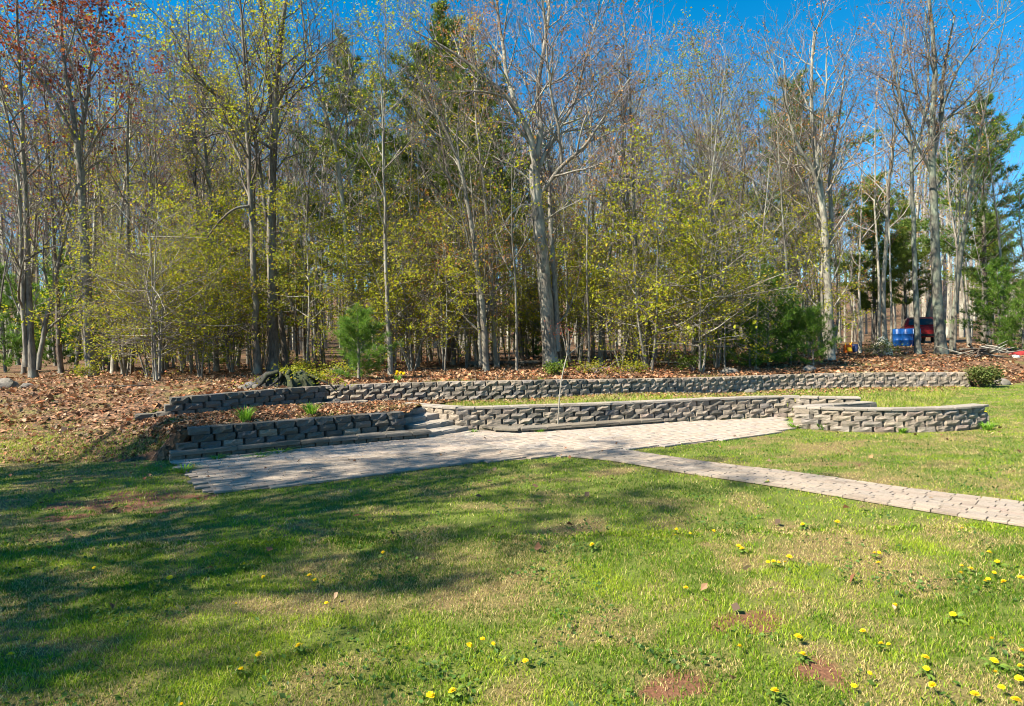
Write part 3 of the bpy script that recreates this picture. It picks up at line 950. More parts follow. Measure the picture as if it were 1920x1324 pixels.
mz, foot = hero_tree(5, 660, 20.5, [
    ([(663, 640), (655, 510), (643, 390), (630, 280), (604, 190), (578, 90), (560, -20)], .115, .03, 0),
    ([(628, 272), (650, 190), (655, 90)], .05, .015, .5),
    ([(640, 370), (672, 300), (700, 230)], .03, .01, -.5),
], BARK_PALE, TWIG_GREY, leafm=LEAF_YG, nleaf=500, lsize=.07, trunk_start=.5, name='pale_a')
put_tree('tall_tree', 'pale slender tree rising behind the small round pine, its top bending left', mz, foot)

mz, foot = hero_tree(6, 910, 18.5, [
    ([(912, 690), (907, 610), (898, 520), (887, 440), (878, 390), (862, 315), (838, 250), (806, 195), (780, 135)], .115, .025, 0),
    ([(902, 685), (897, 580), (893, 500), (894, 470)], .07, .035, .3),
    ([(838, 262), (812, 250), (796, 225), (786, 195)], .03, .01, -.4),
    ([(860, 310), (858, 230), (868, 150)], .035, .01, .4),
    ([(806, 198), (770, 185), (735, 175)], .02, .006, -.3),
    ([(898, 520), (870, 420), (850, 350)], .03, .012, -.4),
], BARK_PALE, TWIG_GREY, leafm=LEAF_YG, nleaf=350, lsize=.07, trunk_start=.55, name='pale_b')
put_tree('leaning_tree', 'pale leaning tree with a broken twin stem, left of the big forked maple', mz, foot)

mz, foot = hero_tree(7, 1034, 20.0, [
    ([(1034, 668), (1025, 580), (1017, 480), (1009, 400), (1004, 345), (1004, 310)], .275, .19, 0),
    ([(1004, 318), (993, 255), (968, 205), (940, 172), (884, 125), (832, 88), (780, 60)], .125, .02, -.8),
    ([(970, 208), (952, 145), (940, 70), (928, -20), (915, -100)], .085, .025, .6),
    ([(1004, 312), (1014, 240), (1008, 180), (1018, 100), (1030, 20), (1028, -70)], .11, .03, .6),
    ([(1008, 370), (1052, 313), (1098, 272), (1138, 212), (1185, 140)], .085, .02, -.6),
    ([(1054, 312), (1047, 245), (1032, 168), (1022, 60), (1012, -40)], .065, .02, -1.1),
    ([(1006, 322), (1036, 260), (1078, 192), (1102, 95), (1136, -10)], .075, .02, 1.0),
    ([(1078, 195), (1120, 160), (1160, 110), (1190, 40)], .035, .012, .4),
    ([(1004, 350), (985, 330), (950, 300), (905, 240)], .04, .01, .8),
    ([(1003, 386), (978, 386), (958, 402), (940, 428), (915, 432)], .04, .016, -.9),
    ([(1012, 420), (1050, 395), (1100, 370), (1150, 350)], .03, .01, -.5),
    ([(1010, 320), (1050, 250), (1110, 240), (1190, 200)], .04, .012, 1.6),
    ([(1046, 660), (1042, 570), (1037, 490), (1033, 440), (1030, 330)], .12, .06, .7),
], BARK_GREY, TWIG, leafm=LEAF_ORANGE, nleaf=4200, lsize=.075, trunk_start=.8, name='big_maple')
put_tree('maple_tree', 'big forked maple with two trunks at the foot and spreading bare limbs, in the middle', mz, foot)

mz, foot = hero_tree(8, 1556, 22.0, [
    ([(1558, 656), (1553, 570), (1549, 490), (1544, 410), (1535, 330), (1526, 255), (1520, 160), (1527, 60)], .185, .035, 0),
    ([(1550, 500), (1560, 420), (1556, 330), (1572, 230), (1585, 130)], .10, .02, .7),
    ([(1542, 400), (1528, 330), (1500, 280), (1478, 215), (1470, 110)], .09, .02, -.7),
    ([(1545, 420), (1530, 400), (1500, 330), (1485, 250)], .05, .015, .9),
    ([(1540, 380), (1575, 320), (1608, 280), (1632, 215)], .05, .014, -.6),
    ([(1532, 300), (1545, 210), (1550, 100)], .06, .02, -.6),
    ([(1548, 650), (1541, 560), (1540, 450), (1520, 350)], .07, .025, .5),
], BARK_PALE, TWIG_GREY, leafm=LEAF_ORANGE, nleaf=1800, lsize=.07, trunk_start=.5, name='multi')
put_tree('multi_stem_tree', 'pale many-stemmed bare tree beside the young pine thicket on the right', mz, foot)

mz, foot = hero_tree(9, 1722, 24.0, [
    ([(1723, 658), (1717, 560), (1713, 430), (1709, 330), (1703, 240), (1680, 160), (1668, 60)], .125, .03, 0),
    ([(1708, 300), (1735, 220), (1740, 120), (1735, 20)], .06, .02, .6),
    ([(1706, 270), (1672, 220), (1650, 150)], .04, .012, -.6),
], BARK_LICHEN, TWIG, leafm=LEAF_ORANGE, nleaf=500, lsize=.06, trunk_start=.5, name='lich_a')
put_tree('tall_tree', 'lichen-grey slim trunk standing in front of the red vehicle and blue barrels', mz, foot)

mz, foot = hero_tree(10, 1766, 24.0, [
    ([(1767, 656), (1759, 590), (1754, 470), (1750, 370), (1747, 300), (1748, 230), (1752, 120), (1742, 0), (1735, -60)], .22, .05, 0),
    ([(1749, 290), (1764, 220), (1770, 130), (1790, 30)], .11, .03, .7),
    ([(1766, 210), (1795, 130), (1835, 80), (1895, 5)], .06, .015, -.8),
    ([(1762, 235), (1810, 190), (1850, 150), (1905, 120)], .05, .012, .8),
    ([(1748, 330), (1715, 260), (1690, 190), (1675, 90)], .06, .016, -.8),
    ([(1748, 250), (1720, 180), (1700, 90), (1690, 20)], .06, .016, .9),
    ([(1752, 360), (1790, 300), (1840, 250)], .03, .01, .7),
], BARK_LICHEN, TWIG, st=dict(HERO, dens=(1.8, 2.9, 5.5)), leafm=LEAF_ORANGE, nleaf=2600, lsize=.07, trunk_start=.55, name='lich_b')
put_tree('tall_tree', 'stout lichen-grey tree right of the red vehicle, with a dense brown twiggy crown', mz, foot)

# stems beside them
for px, Y, H, r0, bk, lb in [
    (536, 20.2, 13, .10, BARK_DARK, 'thin dark stem close to the right side of the dark trunk pair'),
    (731, 18.0, 10, .075, BARK_GREY, 'thin straight grey stem right of the small round pine'),
    (968, 18.2, 6.5, .045, BARK_GREY, 'very thin grey stem between the leaning tree and the big maple'),
    (848, 22.5, 13, .10, BARK_DARK, 'dark straight trunk left of the pale leaning tree'),
    (1126, 21.0, 11, .09, BARK_GREY, 'first grey trunk to the right of the big forked maple'),
    (1210, 20.0, 12, .10, BARK_GREY, 'grey trunk second to the right of the big forked maple'),
    (1662, 24.5, 13, .10, BARK_PALE, 'pale trunk standing beside the cream boulder'),
    (1648, 25.5, 12, .07, BARK_PALE, 'thin pale trunk just left of the cream boulder'),
    (1786, 27.0, 14, .12, BARK_LICHEN, 'grey trunk close behind the stout lichen-grey tree, left of the brush pile'),
    (232, 21.5, 12, .10, BARK_GREY, 'grey trunk between the red-budded maple and the bushy sapling'),
    (1612, 26.0, 9, .07, BARK_PALE, 'thin pale stem by the orange can at the right of the pines'),
]:
    me = straight_tree(300 + px, H, r0, SLIM, bark=bk, twigm=TWIG, leafm=LEAF_ORANGE if px > 1100 else LEAF_YG, nleaf=350, lsize=.07, name='stem')
    put_tree('tall_tree', lb, me, on_ground(px, Y))

# ------------------------------------------------------------------ pines
pine_big = [pine_mesh(40, 17.5, .22, .20, 4.2, 30, .32, .022, 10, NEEDLE_OLIVE, name='white_pine', whorl=.7, ragged=.45, topshape=.88),
            pine_mesh(41, 16.0, .20, .26, 3.3, 26, .30, .02, 10, NEEDLE_OLIVE, name='white_pine', whorl=.70, ragged=.45),
            pine_mesh(42, 15.0, .20, .30, 3.3, 24, .30, .02, 10, NEEDLE_DARK, name='white_pine', whorl=.85, ragged=.5, topshape=.85)]
def top_h(px, Y, ytop):
    p = far(px, ytop, Y); return p[2] - gz(p[0], Y)
for px, Y, yt, k, lb in [
    (838, 26.5, 45, 0, 'tall dark green pine rising behind the leaning pale tree, the highest evergreen'),
    (664, 33, 70, 1, 'dull green tall pine behind the pale slender tree, left of the highest evergreen'),
    (905, 33, 150, 2, 'dark pine half hidden by the big forked maple'),
    (1492, 36, 160, 2, 'dark thin pine behind the many-stemmed pale tree'),
    (1845, 34, 195, 2, 'windswept olive pine standing against open sky at the right'),
    (420, 35, 345, 1, 'pine behind the crooked limb of the dark trunk pair'),
    (1330, 40, 330, 0, 'pine deep in the wood behind the yellow-green saplings'),
    (1640, 40, 330, 0, 'dark pine far behind the blue barrels'),
    (1700, 43, 370, 1, 'second dark pine far behind, straight above the red car'),
    (1862, 44, 400, 0, 'dark pine far behind the brush pile'),
    (560, 44, 400, 0, 'dark pine far behind, right of the dark trunk pair'),
    (1100, 45, 420, 0, 'dark pine far behind, right of the big maple'),
]:
    H = top_h(px, Y, yt)
    base = (17.5, 16.0, 15.0)[k]
    put_tree('pine_tree', lb, pine_big[k], on_ground(px, Y), px * .37, H / base)
young = [pine_mesh(60, 1.6, .035, .04, .80, 50, .12, .0038, 14, NEEDLE_YOUNG, BARK_GREY, .2, .35, 'young_pine', .2, .72),
         pine_mesh(61, 2.8, .05, .03, 1.4, 26, .16, .008, 12, NEEDLE_YOUNG, BARK_GREY, .26, .32, 'young_pine', .25),
         pine_mesh(62, 4.5, .07, .05, 1.9, 20, .21, .011, 11, NEEDLE_YOUNG, BARK_GREY, .36, .25, 'young_pine', .3)]
for px, Y, H, k, lb in [
    (672, 15.9, 1.62, 0, 'small round bright green pine standing alone just behind the long rear wall'),
    (1440, 20.5, 3.1, 1, 'tallest young pine of the thicket left of the many-stemmed tree'),
    (1405, 20.0, 2.0, 1, 'low young pine at the left side of the thicket'),
    (1482, 20.8, 1.9, 0, 'low bushy pine in the middle of the thicket'),
    (1525, 20.2, 1.7, 0, 'small pine at the foot of the many-stemmed tree'),
    (1875, 25.0, 3.6, 2, 'big bushy young pine at the right edge behind the brush pile'),
    (1918, 24.0, 2.6, 1, 'young pine cut by the right edge of the picture'),
    (112, 24.5, 4.6, 2, 'young green pine behind the three-stem clump at left'),
    (205, 25.5, 4.4, 2, 'young green pine right behind the red-budded maple trunk'),
    (405, 24.0, 3.4, 2, 'young green pine between the bushy sapling and the dark trunk pair'),
    (10, 24.0, 4.0, 2, 'young green pine at the left edge of the picture'),
    (1000, 27.0, 3.0, 1, 'shaded young pine just left of the big maple foot'),
    (1355, 21.0, 1.3, 0, 'lowest young pine, left end of the thicket'),
]:
    base = (1.6, 2.8, 4.5)[k]
    put_tree('young_pine', lb, young[k], on_ground(px, Y), px * .7, H / base * (1.22 if px == 672 else 1), sz=.82 if px == 672 else 1)

# ------------------------------------------------------------------ saplings and the wood behind
def multi_sapling(seed, H, nst, leafm, nleaf, lsize, name, spread=.35, bark=BARK_GREY):
    T = Tree(seed, SAPLING); r = T.r
    for q in range(nst):
        a = q * 6.28 / nst + r.normal(0, .3)
        d = np.array([math.cos(a) * spread * r.random(), math.sin(a) * spread * r.random(), 1])
        pts = T.wander(np.array([math.cos(a) * .06, math.sin(a) * .06, -.1]), d, H * r.uniform(.7, 1), 9, .05, .03)
        T.limb(pts, np.linspace(.035, .006, 10), 0)
    return T.finish(name, bark, TWIG_GREY, leafm, nleaf, lsize, clump=.10, droop=.25, twr=.004)
mb = multi_sapling(80, 5.2, 5, LEAF_OLIVE, 4400, .062, 'bushy_sapling')
put_tree('bushy_sapling', 'bushy many-stemmed sapling in yellow-green leaf on the bank, left of the dark trunk pair', mb, on_ground(293, 17.2))
SAP = [multi_sapling(81 + k, h, n, lm, nl, .070, 'sapling', sp) for k, (h, n, lm, nl, sp) in enumerate([
    (6.5, 1, LEAF_YG, 3200, .1), (5.5, 2, LEAF_YG, 3800, .25), (7.5, 1, LEAF_OLIVE, 3500, .1), (4.5, 3, LEAF_YG, 3300, .3), (6.0, 2, LEAF_ORANGE, 2200, .2), (8.0, 1, LEAF_YG, 3300, .08)])]
POLE = [straight_tree(100 + k, h, r0, SLIM, bark=bk, twigm=TWIG_GREY, name='pole', lean=.05, wig=.03) for k, (h, r0, bk) in enumerate([(9, .042, BARK_GREY), (10, .05, BARK_PALE), (7, .033, BARK_GREY)])]
FT = [straight_tree(120 + k, h, r0, FOREST, bark=bk, twigm=tw, leafm=lm, nleaf=nl, lsize=ls, name='forest', lean=.04) for k, (h, r0, bk, tw, lm, nl, ls) in enumerate([
    (15, .12, BARK_GREY, TWIG, LEAF_ORANGE, 500, .08), (16, .13, BARK_DARK, TWIG, LEAF_ORANGE, 2000, .085), (14, .10, BARK_PALE, TWIG_GREY, LEAF_YG, 1800, .085),
    (15, .11, BARK_GREY, TWIG_GREY, LEAF_YG, 2600, .085), (16, .12, BARK_GREY, TWIG, LEAF_RED, 2600, .09), (15, .11, BARK_LICHEN, TWIG, LEAF_ORANGE, 500, .07)])]
FS = [straight_tree(140 + k, h, r0, SLIM, bark=bk, twigm=tw, leafm=lm, nleaf=nl, lsize=.08, name='slim', lean=.05, wig=.04) for k, (h, r0, bk, tw, lm, nl) in enumerate([
    (13, .09, BARK_GREY, TWIG, None, 0), (12, .08, BARK_PALE, TWIG_GREY, LEAF_YG, 700), (13, .10, BARK_DARK, TWIG, LEAF_ORANGE, 500), (11, .07, BARK_GREY, TWIG_GREY, LEAF_OLIVE, 900)])]
ZONES = [(150, 'left of red-budded maple'), (300, 'between red-budded maple and bushy sapling'), (470, 'between bushy sapling and dark trunk pair'), (640, 'between dark trunk pair and slender pale tree'),
         (890, 'between slender pale tree and leaning tree'), (1030, 'between leaning tree and big maple'), (1240, 'right of big forked maple'), (1400, 'left of young pine thicket'),
         (1560, 'behind young pine thicket'), (1720, 'around the blue barrels'), (1800, 'near stout lichen-grey tree'), (9999, 'behind the brush pile')]
PENDING = {}
def pend(px, what, noun, where, o):
    PENDING.setdefault((what, noun, where), []).append((px, o))
ORD = 'first second third fourth fifth sixth seventh eighth ninth tenth eleventh twelfth thirteenth fourteenth fifteenth sixteenth'.split()
def settle_labels():
    for (what, noun, where), lst in PENDING.items():
        lst.sort(key=lambda a: a[0])
        for q, (px, o) in enumerate(lst):
            if len(lst) == 1: o['label'] = f'only {what} {noun}, {where}'
            elif q == len(lst) - 1: o['label'] = f'rightmost {what} {noun}, {where}'
            elif q == 0: o['label'] = f'leftmost {what} {noun}, {where}'
            else: o['label'] = f'{ORD[q]} {what} {noun} from left, {where}'
def zone(px): return next(z for a, z in ZONES if px < a)
def ytop(px):
    return float(np.interp(px, [-300, 0, 300, 900, 1250, 1560, 1585, 1630, 1650, 1840, 1870, 2200], [20, 0, -20, -30, 20, 60, 230, 220, 40, 30, 230, 330]))
placed = []
STAND = [(172, 20.0, 45), (62, 19.5, 60), (482, 19.0, 30), (513, 19.4, 40), (655, 20.5, 35), (893, 18.5, 42), (1030, 20.0, 62), (1552, 22.0, 50), (1718, 24.0, 30), (1760, 24.0, 40), (293, 17.2, 40)]
def in_front(px, Y):
    return any(abs(px - a) < w and Y < y + .8 for a, y, w in STAND)
def free(x, y, dmin):
    for a, b_ in placed:
        if (a - x) ** 2 + (b_ - y) ** 2 < dmin * dmin: return False
    placed.append((x, y)); return True
rr = random.Random(21)
cnt = 0
while cnt < 96:
    Y = rr.choice((rr.uniform(20.5, 30), rr.uniform(28, 48)))
    px = rr.uniform(-160, 2080)
    p = on_ground(px, Y)
    if Y < 33 and (745 < px < 900 or 625 < px < 705) : continue
    if Y < 26 and px > 1800: continue
    if in_front(px, Y): continue
    if not free(p.x, p.y, .9): continue
    if 1570 < px < 1770 and Y < 36 and rr.random() < .8: continue
    far_ = Y > 30
    ht = top_h(px, Y, ytop(px)) * (rr.uniform(.52, .86) if far_ else rr.uniform(.70, 1.0))
    ht = min(ht, 21)
    z = zone(px)
    if rr.random() < .5 or ht < 9:
        k = rr.randrange(len(FS)); me = FS[k]; base = (13, 12, 13, 11)[k]; ww = ('slim bare', 'slim pale', 'slim dark', 'slim leafing')[k]
    else:
        w = [.25, .2 if px < 1000 else .45, .15, .18 if px < 1000 else .08, .06 if px > 330 else .5, .14 if px < 1000 else .35]
        k = rr.choices(range(6), w)[0]; me = FT[k]; base = (15, 16, 14, 15, 16, 15)[k]; ww = ('tall bare', 'tall dark', 'tall pale', 'tall yellow-budded', 'tall red-budded', 'tall lichen-grey')[k]
    sc_ = max(.55, min(1.35, ht / base))
    o = put_tree('forest_tree', 'forest tree', me, p, rr.uniform(0, 6.28), sc_, group='forest trees ' + z)
    pend(px, ('deep-wood ' if far_ else 'wood-edge ') + ww, 'tree', z, o)
    cnt += 1
cnt = 0
while cnt < 62:
    px = rr.uniform(180, 1480) if rr.random() < .86 else rr.uniform(1480, 1980)
    Y = rr.uniform(20.2, 28) if rr.random() < .72 else rr.uniform(18.4, 20.2)
    p = on_ground(px, Y)
    if Y < 21.5 and 1380 < px < 1560 or 620 < px < 720 and Y < 20 or px > 1790: continue
    if in_front(px, Y) or 1600 < px: continue
    if not free(p.x, p.y, .6): continue
    k = rr.choices(range(6), [.25, .2, .2, .15, .12, .1] if Y > 20.2 else [0, .3, .1, .6, 0, 0])[0]
    if px > 1560: k = rr.choice((2, 4))
    ww = ('slender yellow-green', 'forked yellow-green', 'tall olive', 'low bushy yellow-green', 'orange-budding', 'very tall yellow-green')[k]
    o = put_tree('sapling', 'sapling', SAP[k], p, rr.uniform(0, 6.28), rr.uniform(.7, 1.15), group='leafing saplings under the trees', cat='sapling')
    pend(px, ww, 'sapling', zone(px), o)
    cnt += 1
cnt = 0
while cnt < 150:
    px = rr.uniform(300, 1560) if rr.random() < .75 else rr.uniform(-50, 2000)
    Y = rr.uniform(18.8, 27) if rr.random() < .5 else rr.uniform(25, 38)
    p = on_ground(px, Y)
    if px > 1780 and Y < 25 or 1560 < px < 1780 and rr.random() < .6: continue
    if in_front(px, Y): continue
    if not free(p.x, p.y, .4): continue
    k = rr.randrange(3)
    ww = ('thin grey', 'thin pale', 'short thin grey')[k]
    o = put_tree('pole_sapling', 'pole', POLE[k], p, rr.uniform(0, 6.28), rr.uniform(.7, 1.1) * (1 if Y < 25 else 1.4), group='thin pole-like saplings', cat='sapling')
    pend(px, 'leafless ' + ww, 'sapling', zone(px), o)
    cnt += 1

# far-off wood as one mass
def far_wood():
    r = np.random.default_rng(5)
    W = MB()
    prot = []
    for k in range(6):
        b = MB(); H = 14.0
        pts = np.array([(0, 0, -.3), (r.normal(0, .1), r.normal(0, .1), 4), (r.normal(0, .25), r.normal(0, .25), 9), (r.normal(0, .4), r.normal(0, .4), H)])
        b.tube(pts, [.17, .13, .09, .02], 5, 4)
        n = 300
        t = r.random(n) ** .8; z = 2.5 + t * (H - 2.6)
        c = np.stack([np.interp(z, pts[:, 2], pts[:, 0]), np.interp(z, pts[:, 2], pts[:, 1]), z], 1)
        az = r.random(n) * 6.28; rad = 2.2 * r.random(n) ** .6 * np.sin(np.pi * np.clip((z / H - .1) / .95, .08, 1)) 
        c = c + np.stack([np.cos(az) * rad, np.sin(az) * rad, rad * .35], 1)
        d = np.stack([np.cos(az), np.sin(az), .9 + .4 * r.random(n)], 1) + r.normal(0, .35, (n, 3)); d /= np.linalg.norm(d, axis=1)[:, None]
        u = np.cross(d, r.normal(0, 1, d.shape)); u /= np.linalg.norm(u, axis=1)[:, None]
        L = (.7 + .9 * r.random(n))[:, None]
        V = np.stack([c - u * .011, c + u * .011, c + d * L], 1).reshape(-1, 3)
        b.add(V, np.arange(n * 3).reshape(-1, 3), 0)
        lv = 150
        c2 = c[r.integers(0, n, lv)] + r.normal(0, .4, (lv, 3))
        b.add(*leaf_quads(r, c2, .16), 1 + k % 3)
        prot.append(b)
    for q in range(470):
        Y = r.uniform(46, 100); px = r.uniform(-350, 2270)
        p = far(px, 670, Y); b = prot[r.integers(0, 6)]
        z0 = float(wood_z(p[0], Y))
        ht = (far(px, ytop(px) + r.uniform(150, 380), Y)[2] - z0)
        sz = np.clip(ht / 14, .5, 1.7); sx = sz * r.uniform(.8, 1.2); a = r.random() * 6.28
        for V, F, mi in zip(*split_blocks(b)):
            Vr = np.stack([(V[:, 0] * math.cos(a) - V[:, 1] * math.sin(a)) * sx + p[0], (V[:, 0] * math.sin(a) + V[:, 1] * math.cos(a)) * sx + Y, V[:, 2] * sz + z0], 1)
            W.add(Vr, F, mi)
    return W
def split_blocks(b):
    Vs, Fs, Ms = [], [], []
    n0 = 0
    for V, F, mi in zip(b.V, b.F, b.M):
        Vs.append(V); Fs.append(F - n0); Ms.append(mi); n0 += len(V)
    return Vs, Fs, Ms
W = far_wood()
o = link('distant_wood', W.mesh('distant_wood', [TWIG, LEAF_OLIVE, LEAF_ORANGE, NEEDLE_OLIVE, BARK_PALE]), kind='stuff')

# trees on the lawn's left side, just outside the picture, whose shade falls across the grass
SH = dict(FOREST, start=(.28, .15, .15), len=(3.2, 1.4, .6), dens=(2.6, 2.8, 4.2))
shade = [straight_tree(160 + k, 12.5, .2, SH, bark=BARK_GREY, twigm=TWIG, leafm=LEAF_YG, nleaf=8000, lsize=.085, name='yard', clump=.12, twr=.009) for k in range(2)]
for x, y, sc_, k, lb in [(-11.4, 5.3, .94, 0, 'yard tree farthest back outside the left edge'), (-8.8, 2.5, .86, 1, 'yard tree nearest the patio corner, just outside the left edge'),
                         (-8.0, .7, .72, 1, 'yard tree level with the camera outside the left edge'), (-8.2, -.9, .64, 0, 'yard tree behind the camera, outside the left edge'), (-11.4, 2.0, .90, 0, 'yard tree farthest to the left outside the picture'),
                         (-12.6, 5.6, .85, 1, 'small yard tree by the leafy bank outside the left edge')]:
    put_tree('yard_tree', lb, shade[k], (x, y, gz(x, y)), x * 2.1, sc_)
settle_labels()
#SMALL

# ------------------------------------------------------------------ leaf litter (thousands of single fallen leaves)
LEAFC = np.array([(.25, .12, .06), (.32, .18, .10), (.18, .08, .04), (.12, .06, .034), (.38, .25, .16), (.29, .11, .05), (.20, .14, .085), (.36, .19, .09), (.09, .06, .04)])
LITTER_LEAF = attr_mat('fallen_leaf', 'tone', .15, .7)
def scatter_leaves(name, P, size, r):
    V, F = leaf_quads(r, P, size, .1, 1.2)
    V = V.reshape(-1, 4, 3); V[:, 3] += r.normal(0, 1, (len(P), 3)) * size * .22 * np.array([0, 0, 1]); V = V.reshape(-1, 3)
    col = LEAFC[r.integers(0, len(LEAFC), len(P))] * (.7 + .6 * r.random(len(P)))[:, None]
    b = MB(); b.add(V, F, 0, np.repeat(col, 4, 0))
    return link(name, b.mesh(name, [LITTER_LEAF], False, 'tone'), kind='stuff')
def from_grid(G, n, r, rowpow=1.0, rmax=1.0):
    nr_, nc_ = G.shape[:2]
    u = (r.random(n) ** rowpow) * rmax * (nr_ - 1.001); v = r.random(n) * (nc_ - 1.001)
    i, j = u.astype(int), v.astype(int); fu, fv = (u - i)[:, None], (v - j)[:, None]
    return (G[i, j] * (1 - fu) + G[i + 1, j] * fu) * (1 - fv) + (G[i, j + 1] * (1 - fu) + G[i + 1, j + 1] * fu) * fv
r = np.random.default_rng(77)
keep = (wfd[:, 0] > -17) & (wfd[:, 0] < 26)
P = from_grid(wood_G[:, keep], 70000, r, 1.0, .72)
patchy = fbm(P[:, 0] * .8, P[:, 1] * .8, 44)
P = P[r.random(len(P)) < .16 + 1.1 * ss(.36, .60, patchy) + .35 * (P[:, 0] < -4)]
rel = P[:, 1] - np.interp(P[:, 0], wfd[:, 0], wfd[:, 1])
P = P[~((P[:, 0] < -5.8) & (rel < 2.4 - 1.4 * ss(-9.5, -6.3, P[:, 0])) & (r.random(len(P)) < .75))]
P[:, 2] += .012 + .02 * r.random(len(P))
scatter_leaves('leaf_litter', P, .09 * (.5 + r.random(len(P)))[:, None], r)
P = from_grid(bed_G, 5200, r); P[:, 2] += .015
scatter_leaves('bed_leaf_litter', np.concatenate([P, from_grid(land_G, 900, r) + (0, 0, .015)]), .07, r)
P = from_grid(terr_G, 5200, r); w = (P - from_grid(terr_G, 1, r)) [:, 0] * 0
tt = r.random(4200) ** .5
v = r.random(4200) * 58.9; i = v.astype(int)
P = terr_G[38 - (r.random(4200) ** 3 * 12).astype(int), i] + r.normal(0, .12, (4200, 3)) * (1, 1, 0); P[:, 2] = terrace_z(P[:, 0], P[:, 1]) + .03
ledge_y = np.interp(P[:, 0], [q[0] for q in wall_b], [q[1] for q in wall_b]) - .12
P = P[(P[:, 1] < ledge_y)]
scatter_leaves('terrace_leaf_litter', P, .07, r)
# strays on the lawn and the paving
n = 900
P = np.stack([r.uniform(-9, 9, n), r.uniform(2.5, 10.5, n), np.zeros(n)], 1)
left = r.random(n) < 1 - .8 * ss(-6, -3, P[:, 0]); P = P[left]; P[:, 2] = .045 + lawn_z(P[:, 0], P[:, 1])
scatter_leaves('stray_leaf_litter', P, .055, r)

# ------------------------------------------------------------------ grass
GRASS = attr_mat('grass_blade', 'tone', .42, .5)
patio_xy = [(p[0], p[1]) for p in patio_poly]; path_xy = [(p[0], p[1]) for p in path_poly]
def dist_line(pts, x, y):
    pts = resample(pts, step=.15)[0]
    d = np.full(x.shape, 1e9)
    for p in pts: d = np.minimum(d, (x - p[0]) ** 2 + (y - p[1]) ** 2)
    return np.sqrt(d)
def grass_points(n, dmin, dmax, powr, r, side=.5):
    # density falls as d^-powr
    a = 2 - powr
    d = (dmin ** a + r.random(n) * (dmax ** a - dmin ** a)) ** (1 / a)
    x = (r.random(n) * 2 - 1) * (.86 * d + side)
    return x, d
def ground_ok(x, y):
    shrink = .0
    wob = (vnoise(x * 7, y * 7, 3) - .35) * .14
    inp = in_poly(patio_xy, x + wob, y + wob) | in_poly(path_xy, x + wob, y + wob)
    frx = np.concatenate([[q[0] for q in wfd if q[0] < -7.4], [-7.2, -6.2, -5.5], [q[0] for q in wall_l], [-2.2, -1.0], [q[0] for q in wall_c], [6.7, 6.75], [q[0] for q in wfd if q[0] > 6.8]])
    fry = np.concatenate([[q[1] for q in wfd if q[0] < -7.4], [9.4, 9.35, 9.3], [q[1] - .15 for q in wall_l], [10.6, 11.2], [q[1] - .1 for q in wall_c], [12.0, 17.2], [q[1] - .35 for q in wfd if q[0] > 6.8]])
    o = np.argsort(frx, kind='stable')
    return ~inp & (y < np.interp(x, frx[o], fry[o]) + .25 * (x < -5.2))
def blades(x, y, z, h, w, col, r, quad):
    n = len(x)
    az = r.random(n) * 6.28; u = np.stack([np.cos(az), np.sin(az), np.zeros(n)], 1)
    la = r.random(n) * 6.28; lean = (.25 + .75 * r.random(n)) * h
    tip = np.stack([np.cos(la) * lean, np.sin(la) * lean, h], 1)
    p = np.stack([x, y, z], 1)
    if quad:
        mid = tip * np.array([.35, .35, .6])
        V = np.stack([p - u * w[:, None], p + u * w[:, None], p + mid + u * w[:, None] * .75, p + mid - u * w[:, None] * .75, p + tip], 1).reshape(-1, 3)
        i = np.arange(n)[:, None] * 5
        return V, [i + np.array([0, 1, 2, 3]), i + np.array([3, 2, 4])], np.repeat(col, 5, 0)
    V = np.stack([p - u * w[:, None], p + u * w[:, None], p + tip], 1).reshape(-1, 3)
    return V, [np.arange(n)[:, None] * 3 + np.arange(3)], np.repeat(col, 3, 0)
def grass_colour(x, y, dry, r):
    n = len(x)
    g = np.array([(.06, .13, .010), (.125, .23, .014), (.22, .33, .02), (.34, .42, .03)])
    k = np.clip(fbm(x * 1.7, y * 1.7, 61) * 5.2 - 1.1 + r.normal(0, .95, n), 0, 2.999); i = k.astype(int); f = (k - i)[:, None]
    c = g[i] * (1 - f) + g[i + 1] * f
    st = np.array([(.50, .40, .17), (.40, .31, .13), (.56, .48, .22), (.38, .34, .10)])[r.integers(0, 4, n)]
    m = r.random(n) < np.clip(.10 + .68 * dry, 0, .9)
    c[m] = st[m]
    return c * (.8 + .4 * r.random(n))[:, None]
r = np.random.default_rng(99)
GB = MB()
for n, d0, d1, quad, pw in ((230000, 2.0, 5.2, True, .8), (360000, 5.2, 19, False, 1.25)):
    x, y = grass_points(n, d0, d1, pw, r)
    ok = ground_ok(x, y) & (dist_line(wall_r, x, y) > .13)
    bare, dry = bare_f(x, y), dry_f(x, y)
    ok &= r.random(n) > .72 * bare
    ok &= r.random(n) > .12 * dry
    ok &= r.random(n) < .25 + .5 * dry + 1.7 * ss(.3, .65, fbm(x * 7, y * 7, 9))
    x, y, dry = x[ok], y[ok], dry[ok]
    h = (.012 + .024 * r.random(len(x)) * (.6 + .9 * fbm(x * 2.2, y * 2.2, 12))) * (1 - .35 * dry)
    w = np.full(len(x), .0022) * (1 + .9 * (y > 5) * (y / 6) ** .7)
    V, Fs, col = blades(x, y, lawn_z(x, y) - .002, h, w, grass_colour(x, y, dry, r), r, quad)
    for q, F in enumerate(Fs):
        if q == 0: GB.add(V, F, 0, col)
        else: GB.F.append(F + GB.n - len(V)); GB.M.append(0)
